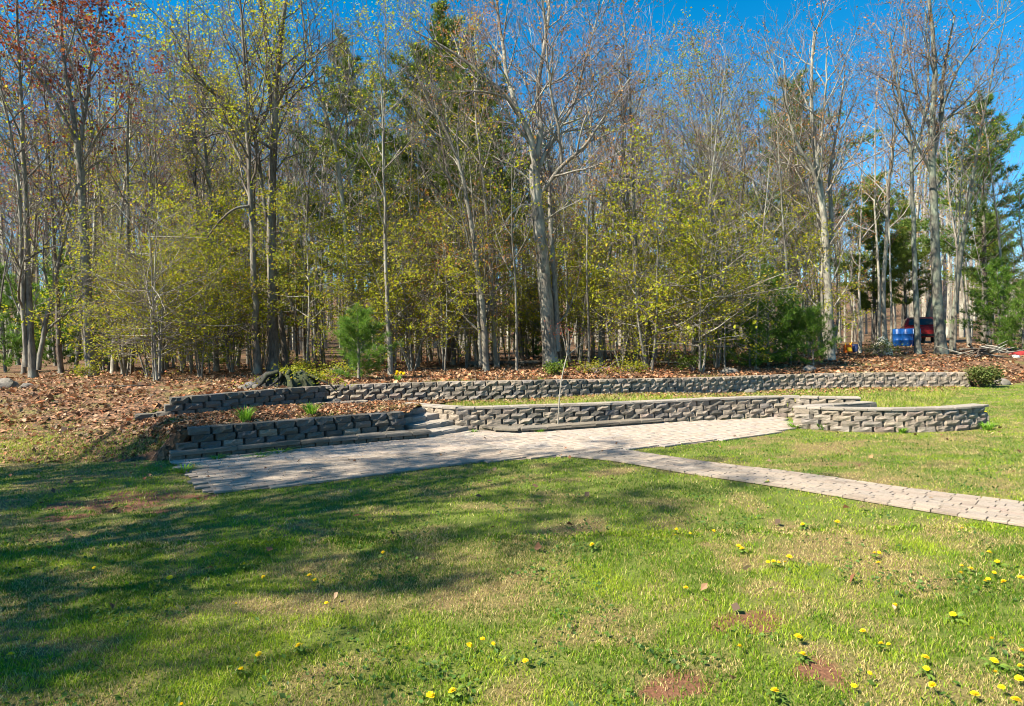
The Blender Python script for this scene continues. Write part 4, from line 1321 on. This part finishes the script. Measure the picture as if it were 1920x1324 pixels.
# terrace grass, yellower
P = from_grid(terr_G, 52000, r)
ok = r.random(len(P)) < .35 + 1.2 * fbm(P[:, 0] * 2, P[:, 1] * 2, 15)
P = P[ok]
P = P[(P[:, 1] < np.interp(P[:, 0], [q[0] for q in wall_b], [q[1] for q in wall_b]) - .12)]
dry = .35 + .4 * ss(.4, .6, fbm(P[:, 0] * 1.3, P[:, 1] * 2, 19)) * (1 - .5 * ss(4, 8, P[:, 0]))
V, Fs, col = blades(P[:, 0], P[:, 1], P[:, 2] - .002, .03 + .05 * r.random(len(P)), np.full(len(P), .006), grass_colour(P[:, 0], P[:, 1], dry, r), r, False)
GB.add(V, Fs[0], 0, col)
# green fringe on the leafy bank, the bed and the wood floor
keep = (wfd[:, 0] > -16) & (wfd[:, 0] < 26)
P = from_grid(wood_G[:, keep], 60000, r, 1.2, .6)
m = ss(.50, .62, fbm(P[:, 0] * .6, P[:, 1] * .6, 71)) + 1.0 * (1 - ss(9.6, 12.6 - 1.6 * ss(-9, -6, P[:, 0]), P[:, 1])) * (P[:, 0] < -4) + .5 * ss(9, 13, P[:, 0]) * (1 - ss(19, 22, P[:, 1]))
P = P[r.random(len(P)) < m * .75]
P2 = from_grid(bed_G, 9000, r); P2 = P2[r.random(len(P2)) < ss(.5, .62, fbm(P2[:, 0] * 1.3, P2[:, 1] * 1.3, 23)) + .7 * (P2[:, 2] < .3)]
bk = (wfd[:, 0] > -17) & (wfd[:, 0] < -5.8)
P3 = from_grid(wood_G[:9, bk], 34000, r, 1.0, 1.0)
lim = 3.0 - 1.6 * ss(-9.5, -6.3, P3[:, 0]) + 1.4 * (fbm(P3[:, 0] * .9, P3[:, 1] * .9, 52) - .5)
rel = P3[:, 1] - np.interp(P3[:, 0], wfd[bk, 0], wfd[bk, 1])
P3 = P3[r.random(len(P3)) < .95 * (1 - ss(lim - .6, lim + .3, rel))]
P4 = from_grid(bed_G[:, :7], 16000, r); P4 = P4[r.random(len(P4)) < .95 * (1 - ss(.12, .36, P4[:, 2] + .25 * (fbm(P4[:, 0] * 2, P4[:, 1] * 2, 53) - .5)))]
P = np.concatenate([P, P2, P3, P4])
V, Fs, col = blades(P[:, 0], P[:, 1], P[:, 2], .018 + .034 * r.random(len(P)), np.full(len(P), .005), grass_colour(P[:, 0], P[:, 1], np.full(len(P), .4), r), r, False)
GB.add(V, Fs[0], 0, col)
link('grass', GB.mesh('grass', [GRASS], False, 'tone'), kind='stuff')
# broad-leaved weeds among the grass
x, y = grass_points(26000, 2.1, 10, .9, r)
ok = ground_ok(x, y) & (r.random(len(x)) < ss(.48, .66, fbm(x * 2.6, y * 2.6, 83))) & (bare_f(x, y) < .4)
x, y = x[ok], y[ok]
V, F = leaf_quads(r, np.stack([x, y, lawn_z(x, y) + .012 + .022 * r.random(len(x))], 1), .026, 0, 1.1)
g = np.array([(.06, .13, .02), (.10, .18, .03), (.045, .095, .02)])[r.integers(0, 3, len(x))] * (.8 + .5 * r.random(len(x)))[:, None]
b = MB(); b.add(V, F, 0, np.repeat(g, 4, 0))
link('lawn_weeds', b.mesh('lawn_weeds', [GRASS], False, 'tone'), kind='stuff')

# ------------------------------------------------------------------ small things
def simple(rgb, name, rough=.5, metal=0, var=.12): return plain_mat(name, rgb, rough, metal, var)
PETAL = leaf_mat('dandelion_petal', [(.85, .60, .008), (.90, .68, .012), (.82, .50, .006)], .2)
GREENM = leaf_mat('plant_green', [(.10, .24, .02), (.16, .32, .03), (.22, .36, .03)], .35)
STEMG = simple((.16, .22, .05), 'flower_stem')
def dandelion_meshes(seed, open_=1.0):
    r = np.random.default_rng(seed)
    b = MB(); V = []; F = []
    for ring, (n, rad, z, up) in enumerate([(16, .021, .0, .004), (13, .016, .004, .007), (9, .010, .007, .009)]):
        for k in range(n):
            a = 6.283 * k / n + r.normal(0, .08); R = rad * open_ * (1 + r.normal(0, .08)); wv = .0042
            c, s_ = math.cos(a), math.sin(a)
            i = len(V)
            V += [(0, 0, z), (c * R - s_ * wv, s_ * R + c * wv, z + up), (c * R * 1.06, s_ * R * 1.06, z + up * .9), (c * R + s_ * wv, s_ * R - c * wv, z + up)]
            F.append((i, i + 3, i + 2, i + 1))
    b.add(V, F)
    st = MB(); st.tube([(0, 0, -.07), (.003, .002, -.035), (0, 0, 0)], [.0022, .002, .0028], 5)
    # green cup below the flower
    st.tube([(0, 0, -.012), (0, 0, -.003)], [.003, .008], 7)
    return b.mesh('flower_head', [PETAL]), st.mesh('stem', [STEMG])
DM = [dandelion_meshes(5), dandelion_meshes(6, .8), dandelion_meshes(7, 1.1)]
def rosette(seed):
    r = np.random.default_rng(seed); b = MB()
    for k in range(9):
        a = k * .7 + r.normal(0, .2); c, s_ = math.cos(a), math.sin(a); Lg = r.uniform(.035, .085)
        V = []
        for j, t in enumerate(np.linspace(0, 1, 6)):
            x = .006 + Lg * t; z = .03 * math.sin(t * 2.4) + .004; ww = (.004 + .012 * t * (1.25 - t)) * (1.25 if j % 2 else .7)
            V += [(c * x - s_ * ww, s_ * x + c * ww, z), (c * x + s_ * ww, s_ * x - c * ww, z)]
        b.add(V, [(2 * j, 2 * j + 1, 2 * j + 3, 2 * j + 2) for j in range(5)])
    return b.mesh('leaves', [ROSM])
ROSM = leaf_mat('rosette_green', [(.07, .14, .02), (.11, .19, .03), (.15, .22, .03)], .3)
ROS = [rosette(k) for k in range(3)]
DL = [(1294, 997), (1338, 994), (1385, 1023), (1391, 1026), (1440, 1052), (1450, 1049), (1460, 1052), (1472, 1053), (1570, 976), (1505, 982), (1648, 1033), (1647, 1053), (1640, 1036), (1804, 988), (1803, 1059), (1820, 1063), (1801, 1072), (1855, 1035), (1870, 1050), (1864, 1072), (1853, 1082), (1847, 1087), (1882, 1090), (1914, 1080), (1787, 1150), (1678, 1130), (1618, 1180), (1652, 1205), (1666, 1204), (1497, 1192), (1505, 1222), (1386, 1209), (1735, 1231), (1737, 1249), (1631, 1260), (1601, 1280), (1453, 1292), (1748, 1283), (1828, 1297), (1864, 1236), (1866, 1255), (1878, 1285), (1913, 1247), (1911, 1268), (1905, 1310), (1917, 1216), (1860, 1195), (1286, 1101),
      (176, 1062), (238, 1092), (318, 1080), (458, 1056), (494, 1081), (580, 1076), (590, 1086), (442, 1128), (612, 1128), (560, 1210), (485, 1223), (20, 1225), (452, 1250), (340, 1318), (905, 1197), (925, 1203), (880, 1208), (807, 1298), (848, 1292), (718, 1035), (985, 1235), (1440, 900), (1266, 1000), (1480, 1042), (1110, 1020), (1268, 990), (45, 862), (70, 868), (160, 815)]
def dzone(px, py):
    if py < 920 and px < 300: return 'in the sunny grass below the leafy bank'
    if py < 930: return 'by the garden path edge'
    if px < 640: return 'in the dappled shade at left' if py < 1160 else 'in the lower left shade'
    if px < 1000: return 'in the lower middle of the lawn'
    if 1425 < px < 1490 and py < 1060: return 'in the tight row beside straw patch'
    if 1630 < px < 1660 and py < 1060: return 'in the small clump beside straw patch'
    if py < 1000: return 'just below the garden path'
    if px > 1795 and py < 1100: return 'in the scattered patch near right edge'
    if px > 1730: return 'in the lower right corner'
    if py < 1130: return 'between path and red soil patch'
    return 'around the red soil patches'
PENDING.clear()
for q, (px, py) in enumerate(DL):
    p = at(px, py, .05); k = q % 3
    z = float(lawn_z(p[0], p[1])) + .036 + .012 * ((q * 7) % 5) / 5
    if p[1] > 8.9 and p[0] < -5: z = gz(p[0], p[1]) + .05
    t = thing('dandelion', 'dandelion', 'dandelion', (p[0], p[1], z), q * 1.3, 'dandelions in the lawn')
    t.scale = (.84 * (.65 + .5 * ((q * 13) % 7) / 7),) * 3
    t.rotation_euler = (.25 * math.sin(q * 2.1) + .2, .25 * math.cos(q * 1.7), q * 1.3)
    link('flower_head', DM[k][0], t); link('stem', DM[k][1], t)
    if q % 3 == 0: link('leaves', ROS[q % 3], t, (0, 0, -.045), (-.2 * math.cos(q), .1, q * 2.0))
    pend(px, ('open yellow', 'small yellow', 'wide yellow')[k], 'dandelion', dzone(px, py), t)
ORD += [f'{a}' for a in 'seventeenth eighteenth nineteenth twentieth'.split()]
settle_labels()

def strap_clump(seed, n, h, spread, w, flop=.5):
    r = np.random.default_rng(seed); b = MB()
    for k in range(n):
        a = r.random() * 6.28; rad = spread * .35 * r.random() ** .5
        c, s_ = math.cos(a), math.sin(a); H = h * r.uniform(.6, 1.1); out = spread * r.uniform(.3, 1) 
        ts = np.linspace(0, 1, 4)
        V = []
        for t in ts:
            x = rad + out * t ** 1.8; z = H * (t - flop * .45 * t ** 3); ww = w * (1 - t ** 2) + .001
            V += [(c * x - s_ * ww, s_ * x + c * ww, z - .01), (c * x + s_ * ww, s_ * x - c * ww, z - .01)]
        b.add(V, [(2 * j, 2 * j + 1, 2 * j + 3, 2 * j + 2) for j in range(3)])
    return b
for px, py, z, h, sp, lb in [(460, 792, .42, .24, .16, 'left green daffodil clump in the leafy bed above the lower wall'),
                             (584, 780, .42, .22, .16, 'right green daffodil clump in the leafy bed above the lower wall')]:
    p = at(px, py, z); t = thing('daffodil_clump', lb, 'plant', (p[0], p[1], gz(p[0], p[1]) - .01), 0, 'daffodil clumps')
    link('leaves', strap_clump(px, 60, h * 1.35, sp * 1.25, .011).mesh('daffodil_leaves', [GREENM]), t)
p = on_ground(745, 15.1); t = thing('daffodil_clump', 'flowering daffodil clump with yellow blooms behind the rear wall top', 'plant', (p.x, p.y, gz(p.x, p.y) - .01), 0, 'daffodil clumps')
link('leaves', strap_clump(745, 36, .22, .14, .008, .3).mesh('daffodil_leaves', [GREENM]), t)
for k in range(5):
    a = k * 1.25
    f = link('flower', DM[k % 3][0], t, (.09 * math.cos(a) + .06, .06 * math.sin(a) - .05, .20 + .02 * (k % 3)), (1.1, .2 * k, a), (1.7, 1.7, 1.7))
for px, py, z, h, sp, lb in [(205, 812, .2, .16, .22, 'dark green grass tuft at the foot of the leafy bank'), (525, 850, 0, .13, .30, 'green weeds at the foot of the lower left ledge'),
                             (490, 858, 0, .10, .26, 'low weeds left of the green weeds below the lower left ledge'), (408, 862, 0, .12, .2, 'weed tuft by the left end of the ledge'),
                             (1012, 812, 0, .13, .14, 'bright weed at the kerb below the thin sapling'), (888, 812, 0, .10, .1, 'small weed beside the bottom step'),
                             (1490, 803, 0, .18, .26, 'tall weeds where the patio meets the bowed wall'), (1692, 812, 0, .15, .12, 'weed at the middle foot of the bowed wall'),
                             (1540, 806, 0, .20, .16, 'grass tuft at the left foot of the bowed wall'), (345, 885, 0, .14, .25, 'dark weeds at the left corner of the patio'),
                             (640, 835, 0, .08, .14, 'small weed in the joint below the ledge'), (1850, 806, 0, .20, .2, 'weeds round the right end of the bowed wall')]:
    p = at(px, py, z); t = thing('weed_tuft', lb, 'weeds', (p[0], p[1], gz(p[0], p[1])), 0, 'weed tufts along the stonework')
    link('leaves', strap_clump(px + py, 60, h, sp, .007, .8).mesh('weed_leaves', [GREENM]), t)
p = at(1848, 785, .15); t = thing('flower_patch', 'small yellow flowering plant by the right end of the bowed wall', 'plant', (7.95, 11.0, gz(7.95, 11.0)))
link('leaves', strap_clump(5, 40, .22, .2, .007, .4).mesh('flower_leaves', [GREENM]), t)
for k in range(6): link('flower', DM[k % 3][0], t, (.16 * math.cos(k * 1.1), .12 * math.sin(k * 1.1), .17 + .02 * (k % 3)), (.5, .2 * k, k), (1.2, 1.2, 1.2))

# old stump with hanging roots
def rock_mesh(seed, name, mt, size, rough=.25, sub=3):
    import bmesh
    bm = bmesh.new(); bmesh.ops.create_icosphere(bm, subdivisions=sub, radius=1)
    r = np.random.default_rng(seed); o = r.random(3) * 50
    for v in bm.verts:
        n = fbm(v.co.x * 1.5 + o[0] + v.co.z, v.co.y * 1.5 + o[1] - v.co.z * .7, seed) - .5
        f = 1 + rough * 2 * float(n)
        v.co = Vector((v.co.x * f * size[0], v.co.y * f * size[1], max(-.3, v.co.z) * f * size[2]))
    me = bpy.data.meshes.new(name); bm.to_mesh(me); bm.free(); me.materials.append(mt)
    return me
STUMPM = bark_mat('weathered_stump_wood', (.008, .008, .008), (.05, .048, .045), (.045, .055, .025))
x, y = x_st, y_st = -4.55, 13.0
p0 = Vector((x, y, gz(x, y)))
t = thing('tree_stump', 'dark grey weathered stump with hanging roots sitting on the upper left wall', 'stump', tuple(p0))
r = np.random.default_rng(9)
def ridged(seed, R, H, name):
    b = MB(); n, mrow = 40, 7; V = []
    rg = np.random.default_rng(seed); ph = rg.random(6) * 6
    for j in range(mrow):
        tt = j / (mrow - 1)
        for k in range(n):
            a = 6.283 * k / n
            f = 1 + .13 * math.sin(9 * a + ph[0]) + .10 * math.sin(17 * a + ph[1] + tt) + .14 * math.sin(4 * a + ph[2]) + rg.normal(0, .075)
            rad = R * f * (1.15 - .5 * tt ** 2)
            V.append((rad * math.cos(a) * 1.25, rad * math.sin(a) * .8, H * tt * (1 + .2 * math.sin(3 * a + ph[3])) - .06))
    F = [(j * n + k, j * n + (k + 1) % n, (j + 1) * n + (k + 1) % n, (j + 1) * n + k) for j in range(mrow - 1) for k in range(n)]
    b.add(V, F); b.F.append(np.array([[(mrow - 1) * n + k for k in range(n)]])); b.M.append(0)
    return b.mesh(name, [STUMPM], True)
link('stump_body', ridged(3, .42, .34, 'stump_body'), t)
for k in range(9):
    a = -3.0 + k * .36 + r.normal(0, .16); pts = [(.25 * math.cos(a), .2 * math.sin(a), .3 + .06 * r.random())]
    for q in range(4): pts.append((pts[-1][0] + .15 * math.cos(a) + r.normal(0, .06), pts[-1][1] + .10 * math.sin(a) + r.normal(0, .05), pts[-1][2] - .07 - .05 * q * r.random()))
    b = MB(); b.tube(pts, list(np.array([.05, .045, .035, .025, .01]) * r.uniform(.5, 1.15)), 6); link('root', b.mesh('root', [STUMPM], True), t)
Pm = np.stack([r.normal(.15, .45, 900), r.normal(.05, .2, 900), np.zeros(900)], 1); Pm[:, 2] = .40 - .25 * np.abs(Pm[:, 0] - .1) - .3 * np.abs(Pm[:, 1]) + r.normal(0, .04, 900)
b = MB(); b.add(*leaf_quads(r, Pm, .05)); link('moss', b.mesh('moss', [LEAF_OLIVE]), t, kind='stuff')

# low shrubs and ground plants at the wood's edge
def shrub(seed, R, H, n, lm, ls, stems=9):
    r = np.random.default_rng(seed); w = MB(); c = []
    for k in range(stems):
        a = r.random() * 6.28; rad = R * r.random() ** .6
        tip = np.array([rad * math.cos(a), rad * math.sin(a), H * r.uniform(.6, 1) * (1 - .35 * (rad / R) ** 2)])
        mid = tip * (.45, .45, .6) + r.normal(0, .03, 3)
        w.tube([(0, 0, -.05), mid, tip], [.012, .008, .003], 4)
        for q in range(6):
            s_ = r.uniform(.3, 1); e = mid + (tip - mid) * s_ + r.normal(0, .25 * R, 3) * (1, 1, .6)
            w.tube([mid + (tip - mid) * s_ * .6, e], [.005, .002], 3); c += [e] * 3 + [tip]
    c = np.array(c); P = c[r.integers(0, len(c), n)] + r.normal(0, .11 * R + .02, (n, 3)); P[:, 2] = np.abs(P[:, 2])
    b = MB(); b.add(*leaf_quads(r, P, ls))
    return w.mesh('stems', [TWIG]), b.mesh('foliage', [lm])
DKG = leaf_mat('shrub_dark_green', [(.06, .10, .02), (.10, .13, .03), (.14, .13, .04)], .3)
for px, Y, R, H, n, lm, lb in [(1838, 17.4, .48, .55, 2600, DKG, 'dark low shrub hiding the right end of the long rear wall'),
                               (1045, 16.6, .35, .4, 700, LEAF_GREEN, 'small green shrub behind the rear wall in line with the thin sapling'),
                               (1115, 17.4, .55, .3, 450, LEAF_OLIVE, 'low yellowish shrub right of the small green shrub'),
                               (632, 16.6, .5, .4, 500, LEAF_OLIVE, 'yellow-green low plants left of the small round pine'),
                               (588, 15.2, .4, .35, 260, LEAF_OLIVE, 'yellowish low plants right behind the grey stump'),
                               (1180, 18.0, .5, .3, 600, LEAF_OLIVE, 'sparse low plants under the wood edge right of the middle'),
                               (1650, 23.0, .7, .5, 1200, DKG, 'grey-green brush at the foot of the cream boulder'),
                               (165, 19.0, .4, .35, 500, LEAF_OLIVE, 'yellow-green plants at the foot of the red-budded maple'),
                               (1300, 19.0, .5, .5, 900, LEAF_GREEN, 'green bush at the wood edge left of the pine thicket'),
                               (560, 18.0, .6, .4, 900, LEAF_OLIVE, 'olive plants right of the dark trunk pair')]:
    me = shrub(px, R, H, n, lm, .055)
    put_tree('low_shrub', lb, me, on_ground(px, Y), cat='shrub', tname='stems', cname='foliage')

ROCKM = stone_material('field_stone', [(0, (.14, .13, .12)), (1, (.22, .20, .18))])
CREAM = simple((.62, .54, .40), 'cream_boulder', .9)
for px, Y, sz, mt_, lb in [(1368, 18.4, (.28, .2, .16), ROCKM, 'dark low rock in the leaves in front of the young pines'), (1517, 19.2, (.2, .15, .14), ROCKM, 'small grey rock in the leaves below the many-stemmed tree'),
                           (1878, 17.9, (.22, .16, .15), ROCKM, 'grey rock right of the dark shrub at the wall end'), (1405, 16.9, (.16, .12, .1), ROCKM, 'small flat rock on the leaves above the rear wall'),
                           (3, 15.5, (.35, .28, .22), ROCKM, 'grey boulder at the left edge of the leafy bank'), (48, 15.4, (.14, .1, .1), ROCKM, 'pale stone at the foot of the three-stem clump'),
                           (1655, 24.0, (.34, .25, .62), CREAM, 'upright cream boulder among pale trunks left of the blue barrels')]:
    p = on_ground(px, Y); me = rock_mesh(px, 'rock', mt_, sz); o = link('boulder' if mt_ is CREAM else 'rock', me, None, (p.x, p.y, p.z + .02)); tag(o, lb, 'rock')

for k, (dx, dy, sz, w_) in enumerate([(-.72, -.10, .13, 'leftmost'), (-.52, -.28, .10, 'small'), (.55, -.22, .14, 'largest'), (.78, .02, .12, 'upright'), (.30, -.40, .09, 'smallest'), (.98, -.18, .11, 'rightmost'), (-.95, .12, .10, 'outlying')]):
    me = rock_mesh(400 + k, 'rubble_stone', DARK_BLOCK_M, (sz * 1.3, sz, sz * .8), .45, 2)
    o = link('rubble_stone', me, None, (x_st + dx, y_st + dy, gz(x_st + dx, y_st + dy) + sz * .3), (0, 0, k * 1.1)); tag(o, f'{w_} dark rubble stone tumbled around the grey stump', 'rubble stone', 'dark rubble by the stump')
# thin sapling in front of the seat wall
T = Tree(5, dict(SAPLING, dens=(3.2, 2.0, 3), len=(.5, .25, .15), ang=(.6, .6, .6), start=(.45, .2, .2), trop=(.2, .1, .05)))
p0 = far(1046, 797, 11.45); zb = .06
q = [np.array(far(a, b_, 11.45)) - np.array([p0[0], 11.45, zb]) for a, b_ in [(1046, 800), (1049, 745), (1054, 705), (1063, 667)]]
q[0][2] = 0
T.wood.tube(*[(lambda P: (P, np.linspace(.016, .010, len(P))))(resample(q, n=8)[0])][0], 6)
for tip in [(1050, 608), (1082, 600), (1066, 620), (1095, 640)]:
    e = np.array(far(*tip, 11.45 + (tip[0] - 1066) * .006)) - np.array([p0[0], 11.45, zb])
    P = resample([q[-1], (q[-1] + e) / 2 + np.array([.01, .03, 0]), e], n=5)[0]
    T.limb(P, np.linspace(.008, .003, 5), 1)
me = T.finish('thin_sapling', BARK_PALE, TWIG_GREY, LEAF_RED, 90, .03, twr=.002, sub=1)
put_tree('thin_sapling', 'thin forked young tree standing on the kerb in front of the seat wall', me, (p0[0], 11.45, zb), cat='sapling')

# things parked and dumped in the wood on the right
RED = simple((.36, .02, .022), 'red_paint', .35); GLASS, _, gb = mat('dark_glass', .08); gb.inputs['Base Color'].default_value = (.015, .02, .02, 1); gb.inputs['Specular IOR Level'].default_value = .5
BLACK = simple((.02, .02, .02), 'black_rubber', .8); CHROME = simple((.35, .35, .35), 'dull_metal', .35, .8)
def vehicle(loc, rz):
    t = thing('red_vehicle', 'red car parked in the wood, partly behind trunks and blue barrels', 'car', loc, rz)
    prof = [(-2.1, .35), (-2.12, .75), (-2.0, .98), (-1.75, 1.05), (-1.35, 1.5), (-.9, 1.62), (.4, 1.62), (.75, 1.55), (1.25, 1.08), (2.0, .98), (2.15, .75), (2.15, .38)]
    def w(z): return .90 if z < 1.06 else .90 - .22 * (z - 1.06) / .56
    V = []; n = len(prof)
    for sgn in (-1, 1): V += [(sgn * w(z), x, z) for x, z in prof]
    F = [(k, (k + 1) % n, n + (k + 1) % n, n + k) for k in range(n)]
    b = MB(); b.add(V, F); b.F += [np.array([list(range(n))[::-1]]), np.array([[n + k for k in range(n)]])]; b.M += [0, 0]
    link('body', b.mesh('car_body', [RED]), t)
    b = MB(); b.add([(-.68, -1.72, 1.12), (.68, -1.72, 1.12), (.60, -1.385, 1.50), (-.60, -1.385, 1.50)], [(0, 1, 2, 3)]); b.V[0][:, 1] -= .02; link('rear_window', b.mesh('rear_window', [GLASS]), t)
    b = MB(); b.add([(-.68, 1.23, 1.12), (.68, 1.23, 1.12), (.58, .80, 1.52), (-.58, .80, 1.52)], [(3, 2, 1, 0)]); b.V[0][:, 1] += .03; link('windscreen', b.mesh('windscreen', [GLASS]), t)
    for sgn in (-1, 1):
        for y0, y1 in ((-1.25, -.35), (-.25, .7)):
            b = MB(); b.add([(sgn * .905, y0 - .08, 1.1), (sgn * .905, y1 + .1, 1.1), (sgn * .79, y1 - .05, 1.52), (sgn * .79, y0 + .05, 1.52)], [(0, 1, 2, 3)]); link('side_window', b.mesh('side_window', [GLASS]), t)
        for yy in (-1.35, 1.4):
            b = MB(); b.tube([(sgn * .95, yy, .33), (sgn * .74, yy, .33)], [.33, .33], 16, 0, True); wo = link('wheel', b.mesh('tyre', [BLACK]), t)
            b = MB(); b.tube([(sgn * .93, yy, .33), (sgn * .96, yy, .33)], [.19, .17], 12, 0, True); link('rim', b.mesh('rim', [CHROME]), wo)
        b = MB(); b.box((sgn * .74, -2.12, .86), (.22, .06, .16)); link('tail_light', b.mesh('tail_light', [simple((.5, .05, .03), 'lamp_red', .2)]), t)
    b = MB(); b.box((0, -2.16, .48), (1.7, .12, .16)); link('bumper', b.mesh('bumper', [BLACK]), t)
p = on_ground(1724, 41); vehicle((p.x, p.y, p.z), -.50)
BLUE = simple((.005, .055, .22), 'blue_plastic', .4)
def barrel(loc, lb, mt_):
    t = thing('plastic_barrel', lb, 'barrel', loc, 0, 'plastic barrels by the red car')
    b = MB(); zs = [0, .03, .28, .30, .33, .35, .60, .62, .65, .67, .88, .91]; rs = [.24, .26, .27, .285, .285, .27, .27, .285, .285, .27, .26, .23]
    b.tube([(0, 0, z) for z in zs], rs, 18, 0, True); link('body', b.mesh('barrel_body', [mt_], True), t)
    for sx in (-.13, .13):
        b = MB(); b.tube([(sx, 0, .90), (sx, 0, .94)], [.035, .03], 8, 0, True); link('bung', b.mesh('bung', [BLACK]), t)
for px, Y, lb in [(1685, 33.5, 'left blue plastic barrel in front of the red car'), (1701, 33.2, 'middle blue plastic barrel in front of the red car'), (1716, 33.6, 'right blue plastic barrel, half behind the slim lichen-grey trunk')]:
    barrel(tuple(on_ground(px, Y)), lb, BLUE)
ORANGE = simple((.75, .16, .02), 'orange_plastic', .4); YEL = simple((.8, .5, .03), 'yellow_plastic', .4); NAVY = simple((.03, .05, .14), 'navy_plastic', .5)
p = on_ground(1590, 27); t = thing('fuel_can', 'orange and yellow plastic can lying between trunks right of the pine thicket', 'can', tuple(p))
b = MB(); b.box((0, 0, .17), (.30, .2, .34), 0, 0, .82); link('body', b.mesh('can_body', [ORANGE]), t)
b = MB(); b.tube([(-.1, 0, .33), (-.08, 0, .42), (.06, 0, .42), (.08, 0, .33)], [.02] * 4, 6); link('handle', b.mesh('can_handle', [YEL]), t)
b = MB(); b.tube([(.11, 0, .33), (.17, 0, .44)], [.03, .02], 8, 0, True); link('spout', b.mesh('spout', [YEL]), t)
b = MB(); b.box((0, -.13, .15), (.2, .05, .16), 0, 0, .9); link('label_panel', b.mesh('can_panel', [YEL]), t)
p = on_ground(1602, 27.2); t = thing('bucket', 'dark navy bucket beside the orange can', 'bucket', tuple(p))
b = MB(); b.tube([(0, 0, 0), (0, 0, .34), (0, 0, .36), (0, 0, .34)], [.13, .165, .175, .15], 16); link('body', b.mesh('bucket_body', [NAVY], True), t)
b = MB(); b.tube([(-.165, 0, .34), (-.12, -.1, .46), (0, -.14, .5), (.12, -.1, .46), (.165, 0, .34)], [.008] * 5, 5); link('handle', b.mesh('bucket_handle', [CHROME]), t)
# brush pile
p = on_ground(1850, 22.5); t = thing('brush_pile', 'pile of grey dead branches in front of the big bushy young pine', 'brush pile', tuple(p))
r = np.random.default_rng(31)
for k in range(26):
    a = r.normal(0, .5); Lg = r.uniform(.5, 1.5); c = np.array([r.normal(0, .45), r.normal(0, .25), .05 + .28 * r.random()])
    d = np.array([math.cos(a), math.sin(a) * .6, r.normal(.12, .3)]); 
    P = np.array([c - d * Lg / 2, c + r.normal(0, .06, 3), c + d * Lg / 2]); P[:, 2] = np.maximum(P[:, 2], .02)
    b = MB(); b.tube(P, [.03 * r.uniform(.5, 1.4), .024, .008], 5); link('branch', b.mesh('branch', [random.choice((BARK_GREY, BARK_DARK))]), t)
# red tarp heap
p = on_ground(1912, 23.0); me = rock_mesh(4, 'tarp', simple((.25, .025, .025), 'red_tarp', .7), (.38, .22, .13), .5); tag(link('tarp_heap', me, None, tuple(p)), 'crumpled red tarp at the right edge behind the brush pile', 'tarp')
p = on_ground(1905, 22.4); me = rock_mesh(6, 'white_sack', simple((.7, .7, .68), 'white_sack_cloth', .8), (.14, .1, .08), .3); tag(link('sack', me, None, tuple(p)), 'white sack beside the crumpled red tarp at right', 'sack')
# fallen wood on the floor
for k, (px, Y, Lg, rad, a, lb) in enumerate([(960, 22.0, 3.2, .09, .1, 'dark fallen log lying behind the leaning tree foot'), (1230, 21.5, 2.4, .05, -.4, 'thin fallen branch right of the big maple'), (1700, 24.5, 1.6, .05, .9, 'short fallen branch leaning by the blue barrels'),
                                           (780, 20.0, 2.0, .035, .3, 'thin fallen stick left of the leaning tree'), (1120, 22.8, 2.6, .07, -.1, 'fallen log in the shade behind the big maple'), (230, 15.3, 1.2, .03, .2, 'fallen stick on the leafy bank below the red-budded maple')]):
    p = on_ground(px, Y); dx, dy = math.cos(a) * Lg / 2, math.sin(a) * Lg / 2
    P = [(u * dx, u * dy + .05 * math.sin(u * 3), gz(p.x + u * dx, p.y + u * dy) - p.z + rad * .7) for u in (-1, -.4, .3, 1)]
    b = MB(); b.tube(P, [rad, rad * .95, rad * .8, rad * .4], 7, 0, True)
    d0 = np.array(P[1]); b.tube([d0, d0 + (.2, -.1, .25)], [rad * .35, rad * .12], 5)
    tag(link('fallen_log' if rad > .06 else 'fallen_branch', b.mesh('log', [BARK_DARK], True), None, tuple(p)), lb, 'log' if rad > .06 else 'branch')
